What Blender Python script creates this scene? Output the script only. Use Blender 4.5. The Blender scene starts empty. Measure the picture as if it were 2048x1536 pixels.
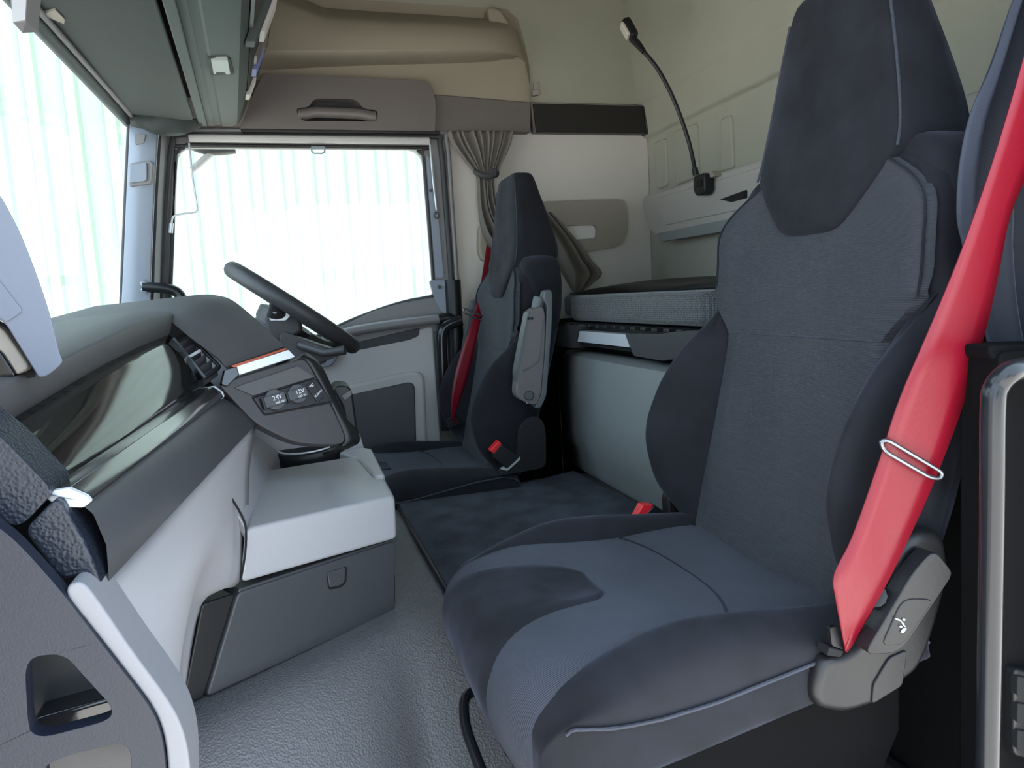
import bpy, bmesh, math, random
from mathutils import Vector, Matrix, geometry
V = Vector
R = math.radians
sc = bpy.context.scene
col = sc.collection
random.seed(4)

# ------------------------------------------------------------------ camera
FL, CX, CY = 1440.0, 1024.0, 768.0            # focal length in pixels of a 2048 x 1536 frame
YAW, PIT, ROL = R(16.305), R(7.044), R(3.138)
fw = V((math.sin(YAW)*math.cos(PIT), math.cos(YAW)*math.cos(PIT), -math.sin(PIT)))
r0 = V((math.cos(YAW), -math.sin(YAW), 0)); u0 = r0.cross(fw)
rt = math.cos(ROL)*r0 - math.sin(ROL)*u0
up = math.sin(ROL)*r0 + math.cos(ROL)*u0
cd = bpy.data.cameras.new('camera'); cam = bpy.data.objects.new('camera', cd); col.objects.link(cam)
cd.sensor_fit = 'HORIZONTAL'; cd.sensor_width = 36.0; cd.lens = 36.0*FL/2048.0; cd.clip_start = .02; cd.clip_end = 500
m3 = Matrix((rt, up, -fw)).transposed()
cam.matrix_world = m3.to_4x4()
sc.camera = cam

# ------------------------------------------------------------------ sky, sun, exposure
w = bpy.data.worlds.new('sky'); sc.world = w; w.use_nodes = True
nt = w.node_tree; bg = nt.nodes['Background']
bg.inputs[0].default_value = (.62, .80, 1.0, 1); bg.inputs[1].default_value = 1.15
sl = bpy.data.lights.new('sun', 'SUN'); sl.energy = 8; sl.angle = R(.53); sl.color = (1, .93, .82)
sun = bpy.data.objects.new('sun', sl); col.objects.link(sun); sun.rotation_euler = (0, R(42), 0)      # from behind the cab, along its length
vs = sc.view_settings
vs.view_transform = 'Standard'; vs.look = 'None'; vs.gamma = 1; vs.use_curve_mapping = False
vs.exposure = 1.85

# ------------------------------------------------------------------ materials
MATS = {}
def mat(name, c, rough=.5, metal=0, bump=0, bscale=400, btype='noise', sheen=0, sheen_tint=None, coat=0, var=0, vscale=6, spec=.5, trans=0, emit=0):
    m = bpy.data.materials.new(name); m.use_nodes = True; MATS[name] = m
    n = m.node_tree.nodes; l = m.node_tree.links; b = n['Principled BSDF']
    b.inputs['Base Color'].default_value = (*c, 1); b.inputs['Roughness'].default_value = rough
    b.inputs['Metallic'].default_value = metal; b.inputs['Specular IOR Level'].default_value = spec
    if sheen:
        b.inputs['Sheen Weight'].default_value = sheen; b.inputs['Sheen Roughness'].default_value = .45
        b.inputs['Sheen Tint'].default_value = (*(sheen_tint or (1, 1, 1)), 1)
    if coat: b.inputs['Coat Weight'].default_value = coat; b.inputs['Coat Roughness'].default_value = .08
    if trans: b.inputs['Transmission Weight'].default_value = trans
    if emit: b.inputs['Emission Color'].default_value = (*c, 1); b.inputs['Emission Strength'].default_value = emit
    tc = n.new('ShaderNodeTexCoord')
    if var:
        t = n.new('ShaderNodeTexNoise'); t.inputs['Scale'].default_value = vscale; t.inputs['Detail'].default_value = 4
        l.new(tc.outputs['Object'], t.inputs['Vector'])
        mx = n.new('ShaderNodeMix'); mx.data_type = 'RGBA'
        mr = n.new('ShaderNodeMapRange'); mr.inputs[1].default_value = .3; mr.inputs[2].default_value = .7
        l.new(t.outputs['Fac'], mr.inputs[0]); l.new(mr.outputs[0], mx.inputs[0])
        mx.inputs[6].default_value = (*[x*(1-var) for x in c], 1); mx.inputs[7].default_value = (*[min(1, x*(1+var)) for x in c], 1)
        l.new(mx.outputs[2], b.inputs['Base Color'])
        if sheen:
            ms = n.new('ShaderNodeMapRange'); ms.inputs[1].default_value = .35; ms.inputs[2].default_value = .65
            ms.inputs[3].default_value = sheen*.35; ms.inputs[4].default_value = sheen
            l.new(t.outputs['Fac'], ms.inputs[0]); l.new(ms.outputs[0], b.inputs['Sheen Weight'])
    if bump:
        bp = n.new('ShaderNodeBump'); bp.inputs['Strength'].default_value = bump; bp.inputs['Distance'].default_value = .002
        if btype == 'noise':
            t = n.new('ShaderNodeTexNoise'); t.inputs['Scale'].default_value = bscale; t.inputs['Detail'].default_value = 2; o = t.outputs['Fac']
        elif btype == 'voronoi':
            t = n.new('ShaderNodeTexVoronoi'); t.feature = 'SMOOTH_F1'; t.inputs['Scale'].default_value = bscale; o = t.outputs['Distance']
        else:
            t = n.new('ShaderNodeTexWave'); t.bands_direction = btype; t.inputs['Scale'].default_value = bscale; t.inputs['Distortion'].default_value = .6; o = t.outputs['Fac']
        l.new(tc.outputs['Object'], t.inputs['Vector']); l.new(o, bp.inputs['Height']); l.new(bp.outputs[0], b.inputs['Normal'])
    return m
mat('dark', (.045, .043, .046), .5, bump=.15, bscale=900)
mat('dash_top', (.08, .078, .08), .5, bump=.25, bscale=1300)
mat('leather', (.0085, .012, .021), .45, bump=.45, bscale=420, btype='voronoi')
mat('panel_blue', (.007, .010, .020), .45, bump=.2, bscale=700)
mat('band', (.058, .06, .066), .42, bump=.12, bscale=1200)
mat('black', (.009, .009, .0105), .45, bump=.05, bscale=800)
mat('flat_black', (.004, .004, .005), .8)  # plain matt black for gaps, slots, recess backs and dark fittings
mat('gloss', (.005, .005, .005), .07, spec=.45)
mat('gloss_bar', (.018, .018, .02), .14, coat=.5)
mat('rubber', (.135, .132, .138), .40, bump=.8, bscale=330, btype='voronoi', var=.1, vscale=3)
mat('pale', (.19, .19, .205), .45, bump=.05, bscale=900)
mat('housing', (.125, .14, .18), .45, bump=.05, bscale=900)
mat('base_plastic', (.004, .004, .0045), .8, spec=.1)
mat('ledge', (.40, .375, .34), .6, bump=.06, bscale=900)
mat('light', (.40, .39, .405), .42, bump=.05, bscale=900)
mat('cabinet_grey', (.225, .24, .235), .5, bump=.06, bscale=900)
mat('beige', (.345, .30, .23), .7, bump=.08, bscale=700)
mat('liner', (.375, .365, .295), .8, bump=.12, bscale=900, var=.03)
mat('wall', (.66, .61, .56), .75, bump=.1, bscale=900)
mat('taupe', (.34, .30, .26), .6, bump=.06, bscale=900)
mat('brown', (.145, .123, .116), .42, bump=.12, bscale=900)
mat('brown_dark', (.018, .016, .016), .4, bump=.05, bscale=900)
mat('doorgrey', (.52, .50, .495), .5, bump=.06, bscale=900)
mat('frame', (.21, .20, .205), .45, bump=.06, bscale=900)
mat('seal', (.05, .05, .055), .6)
mat('pillar', (.25, .28, .335), .45, bump=.05, bscale=900)
mat('teal', (.048, .062, .06), .6, bump=.1, bscale=900)
mat('visor', (.028, .036, .036), .7, bump=.15, bscale=1200)
mat('fabric', (.043, .046, .061), .85, bump=.45, bscale=150, btype='Y', sheen=.1, sheen_tint=(.75, .85, 1), var=.08, vscale=5)
mat('fabric_v', (.044, .0455, .054), .85, bump=.45, bscale=150, btype='Z', sheen=.1, sheen_tint=(.75, .85, 1), var=.08, vscale=5)
mat('velvet', (.0055, .0058, .0095), .9, bump=.12, bscale=1500, sheen=.17, sheen_tint=(.58, .62, .85), var=.45, vscale=13)
mat('carpet', (.016, .018, .024), .95, bump=.6, bscale=1200, sheen=.15, sheen_tint=(.65, .75, .95), var=.15, vscale=14)
mat('mattress', (.085, .088, .09), .9, bump=.9, bscale=190, btype='voronoi', sheen=.2)
mat('seat_plastic', (.0135, .0126, .014), .42, bump=.1, bscale=900)
mat('arm', (.14, .128, .13), .45, bump=.06, bscale=900)
mat('arm_side', (.10, .112, .118), .45)
mat('red', (.205, .002, .013), .36, bump=.15, bscale=220, btype='X')
mat('red_plastic', (.75, .02, .03), .35)
mat('chrome', (.75, .76, .78), .15, 1)
mat('silver', (.72, .74, .78), .3, .35)
mat('orange', (.35, .07, .03), .3, .4)
mat('handle_black', (.014, .015, .018), .2, spec=.45)
mat('gunmetal', (.22, .22, .24), .25, .9)
mat('white_print', (.75, .77, .8), .5)
mat('curtain', (.17, .15, .13), .8, bump=.2, bscale=500, sheen=.2)
mat('curtain_navy', (.02, .023, .034), .75, bump=.3, bscale=330, btype='Z', sheen=.3, sheen_tint=(.7, .8, 1))
mat('curtain_edge', (.055, .062, .085), .75, bump=.3, bscale=330, btype='Z')
mat('lens', (.30, .31, .30), .25)
mat('lampface', (.75, .7, .6), .3, metal=.3)
mat('card', (.62, .58, .56), .6)
mat('card_blue', (.16, .18, .42), .5)
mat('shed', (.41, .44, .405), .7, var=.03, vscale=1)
mat('shed_rib_shade', (.335, .41, .325), .7, var=.03, vscale=1)  # darker green for the rib flanks, shading put into the colour
mat('concrete', (.50, .49, .47), .9, bump=.3, bscale=40, var=.1, vscale=.7)
mat('leaf', (.10, .17, .04), .8, var=.4, vscale=9)
mat('bark', (.12, .09, .06), .9, var=.3)
mat('blue_sheet', (.12, .25, .5), .6)
mat('white_wall', (.75, .73, .7), .8)
mat('roof_tile', (.3, .29, .29), .8)
m_ = MATS['mattress']; n_ = m_.node_tree.nodes; l_ = m_.node_tree.links
vt = n_.new('ShaderNodeTexVoronoi'); vt.inputs['Scale'].default_value = 210; vt.inputs['Randomness'].default_value = .25
cr = n_.new('ShaderNodeValToRGB'); cr.color_ramp.elements[0].position = .25; cr.color_ramp.elements[0].color = (.125, .13, .13, 1); cr.color_ramp.elements[1].position = .55; cr.color_ramp.elements[1].color = (.045, .047, .05, 1)
l_.new(n_['Texture Coordinate'].outputs['Object'], vt.inputs['Vector']); l_.new(vt.outputs['Distance'], cr.inputs[0]); l_.new(cr.outputs[0], n_['Principled BSDF'].inputs['Base Color'])
def glass(name, tint, ior, k=1):      # ior: reflectance at normal incidence (Schlick)
    m = bpy.data.materials.new(name); m.use_nodes = True; MATS[name] = m
    n = m.node_tree.nodes; l = m.node_tree.links; n.remove(n['Principled BSDF'])
    tr = n.new('ShaderNodeBsdfTransparent'); tr.inputs[0].default_value = (*tint, 1)
    gl = n.new('ShaderNodeBsdfGlossy'); gl.inputs['Roughness'].default_value = 0
    lw = n.new('ShaderNodeLayerWeight'); lw.inputs[0].default_value = .5
    pw = n.new('ShaderNodeMath'); pw.operation = 'POWER'; pw.inputs[1].default_value = 5; l.new(lw.outputs['Facing'], pw.inputs[0])
    fr = n.new('ShaderNodeMath'); fr.operation = 'MULTIPLY_ADD'; fr.inputs[1].default_value = 1-ior; fr.inputs[2].default_value = ior; l.new(pw.outputs[0], fr.inputs[0])
    mx = n.new('ShaderNodeMixShader'); kk = n.new('ShaderNodeMath'); kk.operation = 'MULTIPLY'; kk.inputs[1].default_value = k; l.new(fr.outputs[0], kk.inputs[0]); l.new(kk.outputs[0], mx.inputs[0]); l.new(tr.outputs[0], mx.inputs[1]); l.new(gl.outputs[0], mx.inputs[2])
    l.new(mx.outputs[0], n['Material Output'].inputs[0])
glass('glass', (.96, .99, .97), .05); glass('windscreen_glass', (.97, .99, .975), .03, .4)

# ------------------------------------------------------------------ helpers
def P(px, py, X=None, Y=None, Z=None, pl=None):
    """the point of a real plane (X, Y or Z const, or pl=(point, normal)) seen at a photograph pixel; the eye is the origin"""
    v = (px-CX)*rt - (py-CY)*up + FL*fw
    if X is not None: t = X/v.x
    elif Y is not None: t = Y/v.y
    elif Z is not None: t = Z/v.z
    else: t = pl[0].dot(pl[1])/v.dot(pl[1])
    return v*t
def PY(pts, Y): return [P(a, b, Y=Y) for a, b in pts]
def PX(pts, X): return [P(a, b, X=X) for a, b in pts]
def PZ(pts, Z): return [P(a, b, Z=Z) for a, b in pts]
def PL(pts, pl): return [P(a, b, pl=pl) for a, b in pts]

def thing(name, label, cat=None, loc=(0, 0, 0), group=None, kind=None):
    o = bpy.data.objects.new(name, None); col.objects.link(o); o.location = loc; o.empty_display_size = .05
    tag(o, label, cat, group, kind); return o
def tag(o, label=None, cat=None, group=None, kind=None):
    if label: o['label'] = label
    if cat: o['category'] = cat
    if group: o['group'] = group
    if kind: o['kind'] = kind
    return o
def wloc(o):
    p = V((0, 0, 0))
    while o: p += o.location; o = o.parent
    return p
def mk(name, vs_, fs, m, parent=None, smooth=40, bevel=0, seg=2, sub=0, solid=0, label=None, cat=None, group=None, kind=None, fix=True):
    me = bpy.data.meshes.new(name)
    # a top-level mesh has its origin at its own base; a part keeps its points relative to its thing
    vs_ = [V(v) for v in vs_]
    off = V((0, 0, 0))
    if parent is None:
        off = V((sum(v.x for v in vs_)/len(vs_), sum(v.y for v in vs_)/len(vs_), min(v.z for v in vs_)))
    else: off = wloc(parent)
    me.from_pydata([v-off for v in vs_], [], fs); me.update()
    if fix:
        bm = bmesh.new(); bm.from_mesh(me); bmesh.ops.remove_doubles(bm, verts=bm.verts, dist=1e-6); bmesh.ops.recalc_face_normals(bm, faces=bm.faces); bm.to_mesh(me); bm.free()
    me.materials.append(MATS[m])
    o = bpy.data.objects.new(name, me); col.objects.link(o)
    if parent is None: o.location = off
    else: o.parent = parent
    if smooth:
        me.shade_smooth()
        if smooth < 180: me.set_sharp_from_angle(angle=R(smooth))
    if solid:
        s = o.modifiers.new('solid', 'SOLIDIFY'); s.thickness = solid; s.offset = -1
    if bevel:
        b = o.modifiers.new('bevel', 'BEVEL'); b.width = bevel; b.segments = seg; b.limit_method = 'ANGLE'; b.angle_limit = R(35); b.harden_normals = True
    if sub:
        s = o.modifiers.new('sub', 'SUBSURF'); s.levels = sub; s.render_levels = sub
    return tag(o, label, cat, group, kind)
def fil(pts, r, n=5, closed=True):
    out = []; N = len(pts)
    rr = r if isinstance(r, (list, tuple)) else [r]*N
    for i, p in enumerate(pts):
        if rr[i] <= 0 or (not closed and i in (0, N-1)): out.append(V(p)); continue
        a = V(pts[i-1])-V(p); b = V(pts[(i+1) % N])-V(p)
        da = min(rr[i], a.length*.48); db = min(rr[i], b.length*.48)
        A = V(p)+a.normalized()*da; B = V(p)+b.normalized()*db
        for k in range(n+1):
            t = k/n; out.append(A*(1-t)**2 + V(p)*2*t*(1-t) + B*t*t)
    return out
def cat_rom(pts, k=6, closed=False):
    pts = [V(p) for p in pts]; out = []; N = len(pts)
    for i in range(N if closed else N-1):
        p1, p2 = pts[i], pts[(i+1) % N]
        p0 = pts[i-1] if closed or i > 0 else p1*2-p2
        p3 = pts[(i+2) % N] if closed or i+2 < N else p2*2-p1
        for j in range(k):
            t = j/k
            out.append(.5*((2*p1)+(p2-p0)*t+(2*p0-5*p1+4*p2-p3)*t*t+(3*p1-p0-3*p2+p3)*t**3))
    if not closed: out.append(pts[-1])
    return out
def plate(name, outer, vec, m, parent=None, holes=(), **kw):
    """a flat slab: outer loop (with holes) extruded by vec"""
    vec = V(vec); loops = [list(outer)]+[list(h) for h in holes]
    pts = [V(p) for lp in loops for p in lp]; n = len(pts)
    if holes: tris = [tuple(t) for t in geometry.tessellate_polygon([[V(p) for p in lp] for lp in loops])]
    else: tris = [tuple(range(n))]
    vs_ = pts+[p+vec for p in pts]; fs = list(tris)+[tuple(i+n for i in reversed(t)) for t in tris]
    s = 0
    for lp in loops:
        k = len(lp)
        for i in range(k):
            a, b = s+i, s+(i+1) % k; fs.append((a, b, b+n, a+n))
        s += k
    return mk(name, vs_, fs, m, parent, **kw)
def box(name, lo, hi, m, parent=None, **kw):
    x0, y0, z0 = lo; x1, y1, z1 = hi
    kw.setdefault('bevel', .004)
    return plate(name, [(x0, y0, z0), (x1, y0, z0), (x1, y1, z0), (x0, y1, z0)], (0, 0, z1-z0), m, parent, **kw)
def grid(name, rows, m, parent=None, closed=False, caps=False, **kw):
    n = len(rows[0]); vs_ = [p for r in rows for p in r]; fs = []
    for i in range(len(rows)-1):
        for j in range(n if closed else n-1):
            k = (j+1) % n; fs.append((i*n+j, i*n+k, (i+1)*n+k, (i+1)*n+j))
    if caps: fs.append(tuple(reversed(range(n)))); fs.append(tuple((len(rows)-1)*n+j for j in range(n)))
    return mk(name, vs_, fs, m, parent, **kw)
def tube(name, path, r, m, parent=None, n=12, k=0, closed=False, flat=None, **kw):
    path = cat_rom(path, k, closed) if k else [V(p) for p in path]
    N = len(path); rows = []; prev = None
    for i, p in enumerate(path):
        if closed: d = path[(i+1) % N]-path[i-1]
        else: d = path[min(i+1, N-1)]-path[max(i-1, 0)]
        d.normalize()
        if prev is None: a = V((0, 0, 1)) if abs(d.z) < .9 else V((1, 0, 0))
        else: a = prev
        a = (a-d*a.dot(d)).normalized(); prev = a; b = d.cross(a)
        rad = r[i*len(r)//N] if isinstance(r, (list, tuple)) else r
        fa, fb = flat or (1, 1)
        rows.append([p+a*math.cos(2*math.pi*j/n)*rad*fa+b*math.sin(2*math.pi*j/n)*rad*fb for j in range(n)])
    if closed: rows.append(rows[0])
    kw.setdefault('smooth', 60)
    return grid(name, rows, m, parent, closed=True, caps=not closed, **kw)
def ribbon(name, left, right, th, m, parent=None, k=6, **kw):
    L_, R_ = cat_rom(left, k), cat_rom(right, k); rows = []
    for a, b in zip(L_, R_): rows.append([a, a.lerp(b, .25), a.lerp(b, .5), a.lerp(b, .75), b])
    return grid(name, rows, m, parent, solid=th, smooth=80, **kw)
def ellipse(c, a, b, n=28): return [V(c)+V(a)*math.cos(2*math.pi*i/n)+V(b)*math.sin(2*math.pi*i/n) for i in range(n)]
def interp(tab, x):
    """piecewise-smooth lookup in rows (x, a, b, ...)"""
    if x <= tab[0][0]: return tab[0][1:]
    for p, q in zip(tab, tab[1:]):
        if x <= q[0]:
            t = (x-p[0])/(q[0]-p[0]); return tuple(a+(b-a)*t for a, b in zip(p[1:], q[1:]))
    return tab[-1][1:]
def text(name, s, c, ex, ey, size, m, parent):
    """flat print: s centred at c, reading along ex, upright along ey"""
    cu = bpy.data.curves.new(name, 'FONT'); cu.body = s; cu.size = size; cu.align_x = 'CENTER'; cu.align_y = 'CENTER'; cu.resolution_u = 3
    o = bpy.data.objects.new(name, cu); col.objects.link(o)
    bpy.context.view_layer.update()
    me = bpy.data.meshes.new_from_object(o.evaluated_get(bpy.context.evaluated_depsgraph_get()))
    bpy.data.objects.remove(o); bpy.data.curves.remove(cu)
    ex = V(ex).normalized(); ey = V(ey); ey = (ey-ex*ey.dot(ex)).normalized(); ez = ex.cross(ey)
    M = Matrix((ex, ey, ez)).transposed().to_4x4(); M.translation = V(c)-wloc(parent)
    me.transform(M); me.materials.clear(); me.materials.append(MATS[m]); me.name = name
    o = bpy.data.objects.new(name, me); col.objects.link(o); o.parent = parent
    return o

FLOOR = -.85
#================================================================== THE SHELL
YF = 2.62            # inner face of the driver's side wall
XB = 1.37            # back wall
# ---- floor: rubber mat, rising over the engine tunnel
Q0, Q1 = V((.127, 1.287)), V((-.175, 1.08))                 # foot of the console drawer
ed = (Q0-Q1).normalized(); en = V((ed.y, -ed.x))
def smooth(t): t = max(0, min(1, t)); return t*t*(3-2*t)
def floor_z(x, y):
    if x > Q0.x: d = Q0.y-y + .0                             # distance from the tunnel shoulder, towards the passenger
    else:
        d = (V((x, y))-Q0).dot(en)
        d2 = Q0.y-y
        tt = smooth((x-Q0.x+.08)/.16); d = d*(1-tt)+d2*tt
    top = -.57
    a = smooth((d-.03)/.34)
    z = top*(1-a)+FLOOR*a
    b = smooth((y-2.08)/.15)
    return min(z, top*(1-b)+FLOOR*b)
gx = [-.75+.0215*i for i in range(103)]; gy = [.42+.0212*j for j in range(108)]
fl_o = grid('floor', [[V((x, y, floor_z(x, y))) for y in gy] for x in gx], 'rubber', smooth=180, label='grey pebble-grained rubber floor rising over the engine tunnel', kind='structure')
box('cab_underside', (-.75, .42, -1.05), (1.44, 2.7, FLOOR-.012), 'flat_black', bevel=0, label='black underside of the cab floor', kind='structure')
# a raised lip of the mat in front of the seat base
plate('floor_lip', fil(PZ([(800, 1560), (830, 1500), (905, 1486), (935, 1500), (950, 1560)], -.78), .03), (0, 0, -.05), 'rubber', fl_o, bevel=.012, seg=3)

# ---- walls
plate('wall_left', [(-.42, YF, .58), (.555, YF, .58), (.555, YF, FLOOR), (1.46, YF, FLOOR), (1.46, YF, 1.42), (-.42, YF, 1.42)], (0, .05, 0), 'wall', smooth=0, label='pale side wall panel behind the driver door', kind='structure')
prof = [(1.37, FLOOR), (1.37, .02), (1.371, .30), (1.3705, .56), (1.369, .570), (1.363, .574), (1.354, .577), (1.350, .585), (1.348, .60), (1.337, .68), (1.336, .69), (1.330, .697), (1.327, .705), (1.325, .72), (1.26, 1.25), (1.2, 1.42)]
wb = grid('wall_back', [[V((x, y, z)) for y in (.48, .49, .6, 1.5, 2.5, 2.61, YF)] for x, z in prof], 'liner', smooth=60, solid=-.05, label='pale greenish cab rear wall with pressed ribs and a seam', kind='structure')
for a, b, c, d in (((1345, 262), (1392, 245), (1397, 352), (1350, 372)), ((1437, 238), (1462, 228), (1466, 338), (1440, 345)), ((1306, 285), (1330, 275), (1334, 372), (1312, 380))):
    plate('pressed_rib', fil(PX([a, b, c, d], 1.362), .02), (.03, 0, 0), 'liner', wb, bevel=.0085, seg=4)
box('ceiling', (-.62, .48, 1.36), (1.46, YF+.05, 1.42), 'liner', bevel=0, label='high pale roof lining of the cab', kind='structure')
plate('wall_right', [(.82, .56, FLOOR), (1.46, .56, FLOOR), (1.46, .56, 1.42), (-.62, .56, 1.42), (-.62, .56, .62), (.82, .56, .62)], (0, -.05, 0), 'taupe', smooth=0, label='near side wall around the open passenger door', kind='structure')
box('wall_front', (-.47, .5, .64), (-.42, YF+.05, 1.42), 'teal', label='dark front wall above the windscreen', kind='structure')
box('firewall', (-.80, .42, -1.05), (-.74, 2.7, -.12), 'dark', label='dark bulkhead below the windscreen', kind='structure')

# ---- driver door
YD = 2.60
door = thing('door_1', 'driver door with grey panel, dark pocket and tall side window', loc=(.05, YD, FLOOR), kind='structure')
win = fil(PY([(352, 292), (846, 296), (869, 592), (800, 604), (700, 640), (600, 690), (345, 700), (340, 600)], YD), [.05, .06, .02, .1, .1, .1, .02, .02], 8)
outer = fil(PY([(300, 262), (890, 268), (908, 600), (926, 860), (940, 1120), (250, 1120), (290, 600)], YD), [.03, .06, .3, .3, 0, 0, .1], 8)
plate('door_frame', outer, (0, .045, 0), 'frame', door, holes=[win], bevel=.006)
# rubber seals round the frame
tube('seal', cat_rom(PY([(318, 640), (332, 400), (345, 285), (372, 268), (600, 269), (858, 272), (880, 288), (891, 400), (905, 600), (914, 850)], YD-.012), 5), .010, 'seal', door, n=8)
tube('seal', cat_rom(PY([(302, 640), (314, 400), (322, 280), (340, 262), (600, 262), (870, 265), (893, 280), (903, 400), (916, 600), (928, 860)], YD-.016), 5), .008, 'frame', door, n=8)
tube('window_gasket', cat_rom(win[::2], 2, True), .006, 'seal', door, n=6, closed=True)
gl = plate('window_pane', [p+V((0, .02, 0)) for p in win], (0, .004, 0), 'glass', door, smooth=0)
# belt panel under the window and grab rail
belt = fil(PY([(640, 668), (690, 648), (745, 622), (800, 606), (870, 593), (903, 592), (912, 660), (830, 672), (640, 712)], YD-.01), .03)
plate('belt_panel', belt, (0, .03, 0), 'frame', door, bevel=.008, seg=3)
tube('grab_rail', PY([(668, 682), (700, 664), (780, 650), (860, 640), (876, 638)], YD-.05), .022, 'frame', door, k=5, n=14, flat=(.8, 1.1))
tube('rail_end', PY([(872, 640), (892, 636), (904, 640), (908, 655)], YD-.045), .021, 'black', door, k=4, n=14, flat=(.85, 1.1))
plate('rail_recess', fil(PY([(690, 690), (840, 655), (838, 672), (820, 680), (690, 706)], YD-.014), .01), (0, .01, 0), 'seal', door, bevel=.003)
# lower door panel with a formed ledge and pocket
plate('door_panel', fil(PY([(560, 730), (690, 702), (866, 650), (880, 848), (890, 1000), (560, 1000)], YD-.012), .02), (0, .03, 0), 'doorgrey', door, bevel=.008, seg=3)
plate('ledge_panel', fil(PY([(560, 800), (700, 770), (820, 742), (850, 745), (860, 990), (560, 990)], YD-.03), .04), (0, .03, 0), 'doorgrey', door, bevel=.014, seg=3)
plate('pocket', fil(PY([(560, 815), (700, 790), (820, 764), (830, 770), (836, 990), (560, 990)], YD-.036), .02), (0, .02, 0), 'band', door, bevel=.006)
plate('handle_bezel', fil(PY([(560, 715), (668, 700), (682, 704), (664, 734), (560, 742)], YD-.03), .02), (0, .03, 0), 'pillar', door, bevel=.008)
plate('handle_recess', fil(PY([(560, 718), (655, 705), (662, 708), (648, 728), (560, 734)], YD-.033), .015), (0, .02, 0), 'black', door, bevel=.003)
plate('pillar_cover', fil(PY([(858, 560), (893, 560), (906, 640), (880, 620), (868, 594)], YD-.012), .015), (0, .02, 0), 'pillar', door, bevel=.004)
plate('pillar_strip', fil(PY([(852, 310), (866, 320), (888, 555), (872, 558)], YD-.010), .008), (0, .02, 0), 'pillar', door, bevel=.003)
tube('screw', [P(879, 574, Y=YD-.02), P(879, 574, Y=YD)], .007, 'seal', door, n=10)
tube('screw', [P(862, 381, Y=YD-.016), P(862, 381, Y=YD)], .006, 'black', door, n=10)

# roller blind in the window head
rb = thing('roller_blind', 'slim grey roller blind with pull tab along the top of the driver window', 'blind', tuple(P(620, 286, Y=2.58)))
tube('roller', PY([(378, 276), (858, 282)], 2.562), .013, 'doorgrey', rb)
tube('bar', PY([(372, 290), (858, 296)], 2.572), .006, 'brown_dark', rb, n=8)
tube('pull_tab', PY([(622, 295), (624, 304), (628, 307), (645, 307), (649, 304), (650, 295)], 2.565), .0025, 'pillar', rb, n=6)
plate('tab_plate', PY([(622, 292), (650, 292), (649, 298), (623, 298)], 2.564), (0, .006, 0), 'pillar', rb, bevel=.002)
tube('guide_wire', fil(PY([(378, 286), (386, 360), (396, 424), (350, 430), (344, 436), (343, 452)], 2.56), .012, closed=False), .0032, 'silver', rb, n=8)
tube('wire_clip', PY([(343, 446), (341, 466)], 2.56), .007, 'silver', rb, n=8)
tube('guide_wire', PY([(860, 288), (866, 360), (873, 420)], 2.565), .0032, 'silver', rb, n=8)
tube('wire_eye', ellipse(P(873, 431, Y=2.565), (.008, 0, 0), (0, 0, .011), 14), .003, 'seal', rb, n=6, closed=True)

# ---- A pillar on the driver's side
ap = thing('trim_1', 'blue-grey windscreen pillar trim left of the driver window', loc=tuple(P(275, 640, Y=2.52)), kind='structure')
grid('pillar_body', [[P(a, y, Y=2.50), P(a+3, y, Y=2.485), P((a+b)/2, y, Y=2.48), P(b-3, y, Y=2.49), P(b, y, Y=2.56)] for y, a, b in ((245, 258, 318), (300, 256, 314), (400, 251, 308), (520, 246, 303), (640, 240, 300), (760, 234, 296))], 'pillar', ap, smooth=60, solid=.01)
tube('pillar_seal', PY([(258, 245), (251, 400), (241, 640), (236, 760)], 2.50), .006, 'seal', ap, n=8)
plate('speaker_block', fil(PY([(257, 326), (298, 320), (308, 326), (304, 368), (256, 374)], 2.475), .012), (0, .05, 0), 'frame', ap, bevel=.006)
plate('speaker_grille', fil(PY([(259, 330), (294, 324), (294, 362), (258, 366)], 2.468), .01), (0, .02, 0), 'pillar', ap, bevel=.003)
plate('airbag_mark', fil(PY([(268, 268), (291, 268), (288, 286), (270, 290)], 2.478), .006), (0, .004, 0), 'frame', ap, bevel=.001)
grid('pillar_edge', [[P(a, y, Y=2.555), P(a+6, y, Y=2.545), P(a+16, y, Y=2.575), P(a+34, y, Y=2.60)] for y, a in ((262, 318), (300, 315), (400, 309), (520, 304), (640, 300), (760, 296))], 'frame', ap, smooth=50)
# grab handle on the pillar
gh = thing('pillar_grab_handle', 'small dark curved grab handle on the windscreen pillar', 'handle', tuple(P(330, 580, Y=2.45)))
tube('grip', fil(PY([(286, 574), (330, 576), (358, 584), (370, 612), (372, 650)], 2.45), .05, closed=False), .016, 'handle_black', gh)
tube('end_cap', PY([(286, 562), (294, 575), (288, 584)], 2.452), .012, 'pillar', gh, k=3)

# ---- windscreen
ws = thing('window_1', 'wide windscreen with dark top frame', loc=(-.5, 1.5, -.1), kind='structure')
WA, WB = V((-.545, 2.52, -.12)), V((-.445, 2.52, .585))
plate('windscreen_pane', [(WA.x, .60, WA.z), (WA.x, 2.54, WA.z), (WB.x, 2.54, WB.z+.03), (WB.x, .60, WB.z+.03)], (-.005, 0, 0), 'windscreen_glass', ws, smooth=0)
tube('top_seal', [V((-.440, 2.53, .59)), V((-.440, .6, .575))], .017, 'black', ws)
tube('top_strip', [V((-.418, 2.52, .592)), V((-.418, .6, .578))], .007, 'frame', ws, n=8)
plate('top_frame', [(-.43, .58, .585), (-.43, 2.55, .60), (-.36, 2.55, .64), (-.36, .58, .625)], (-.01, 0, .02), 'black', ws, bevel=.004)

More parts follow.
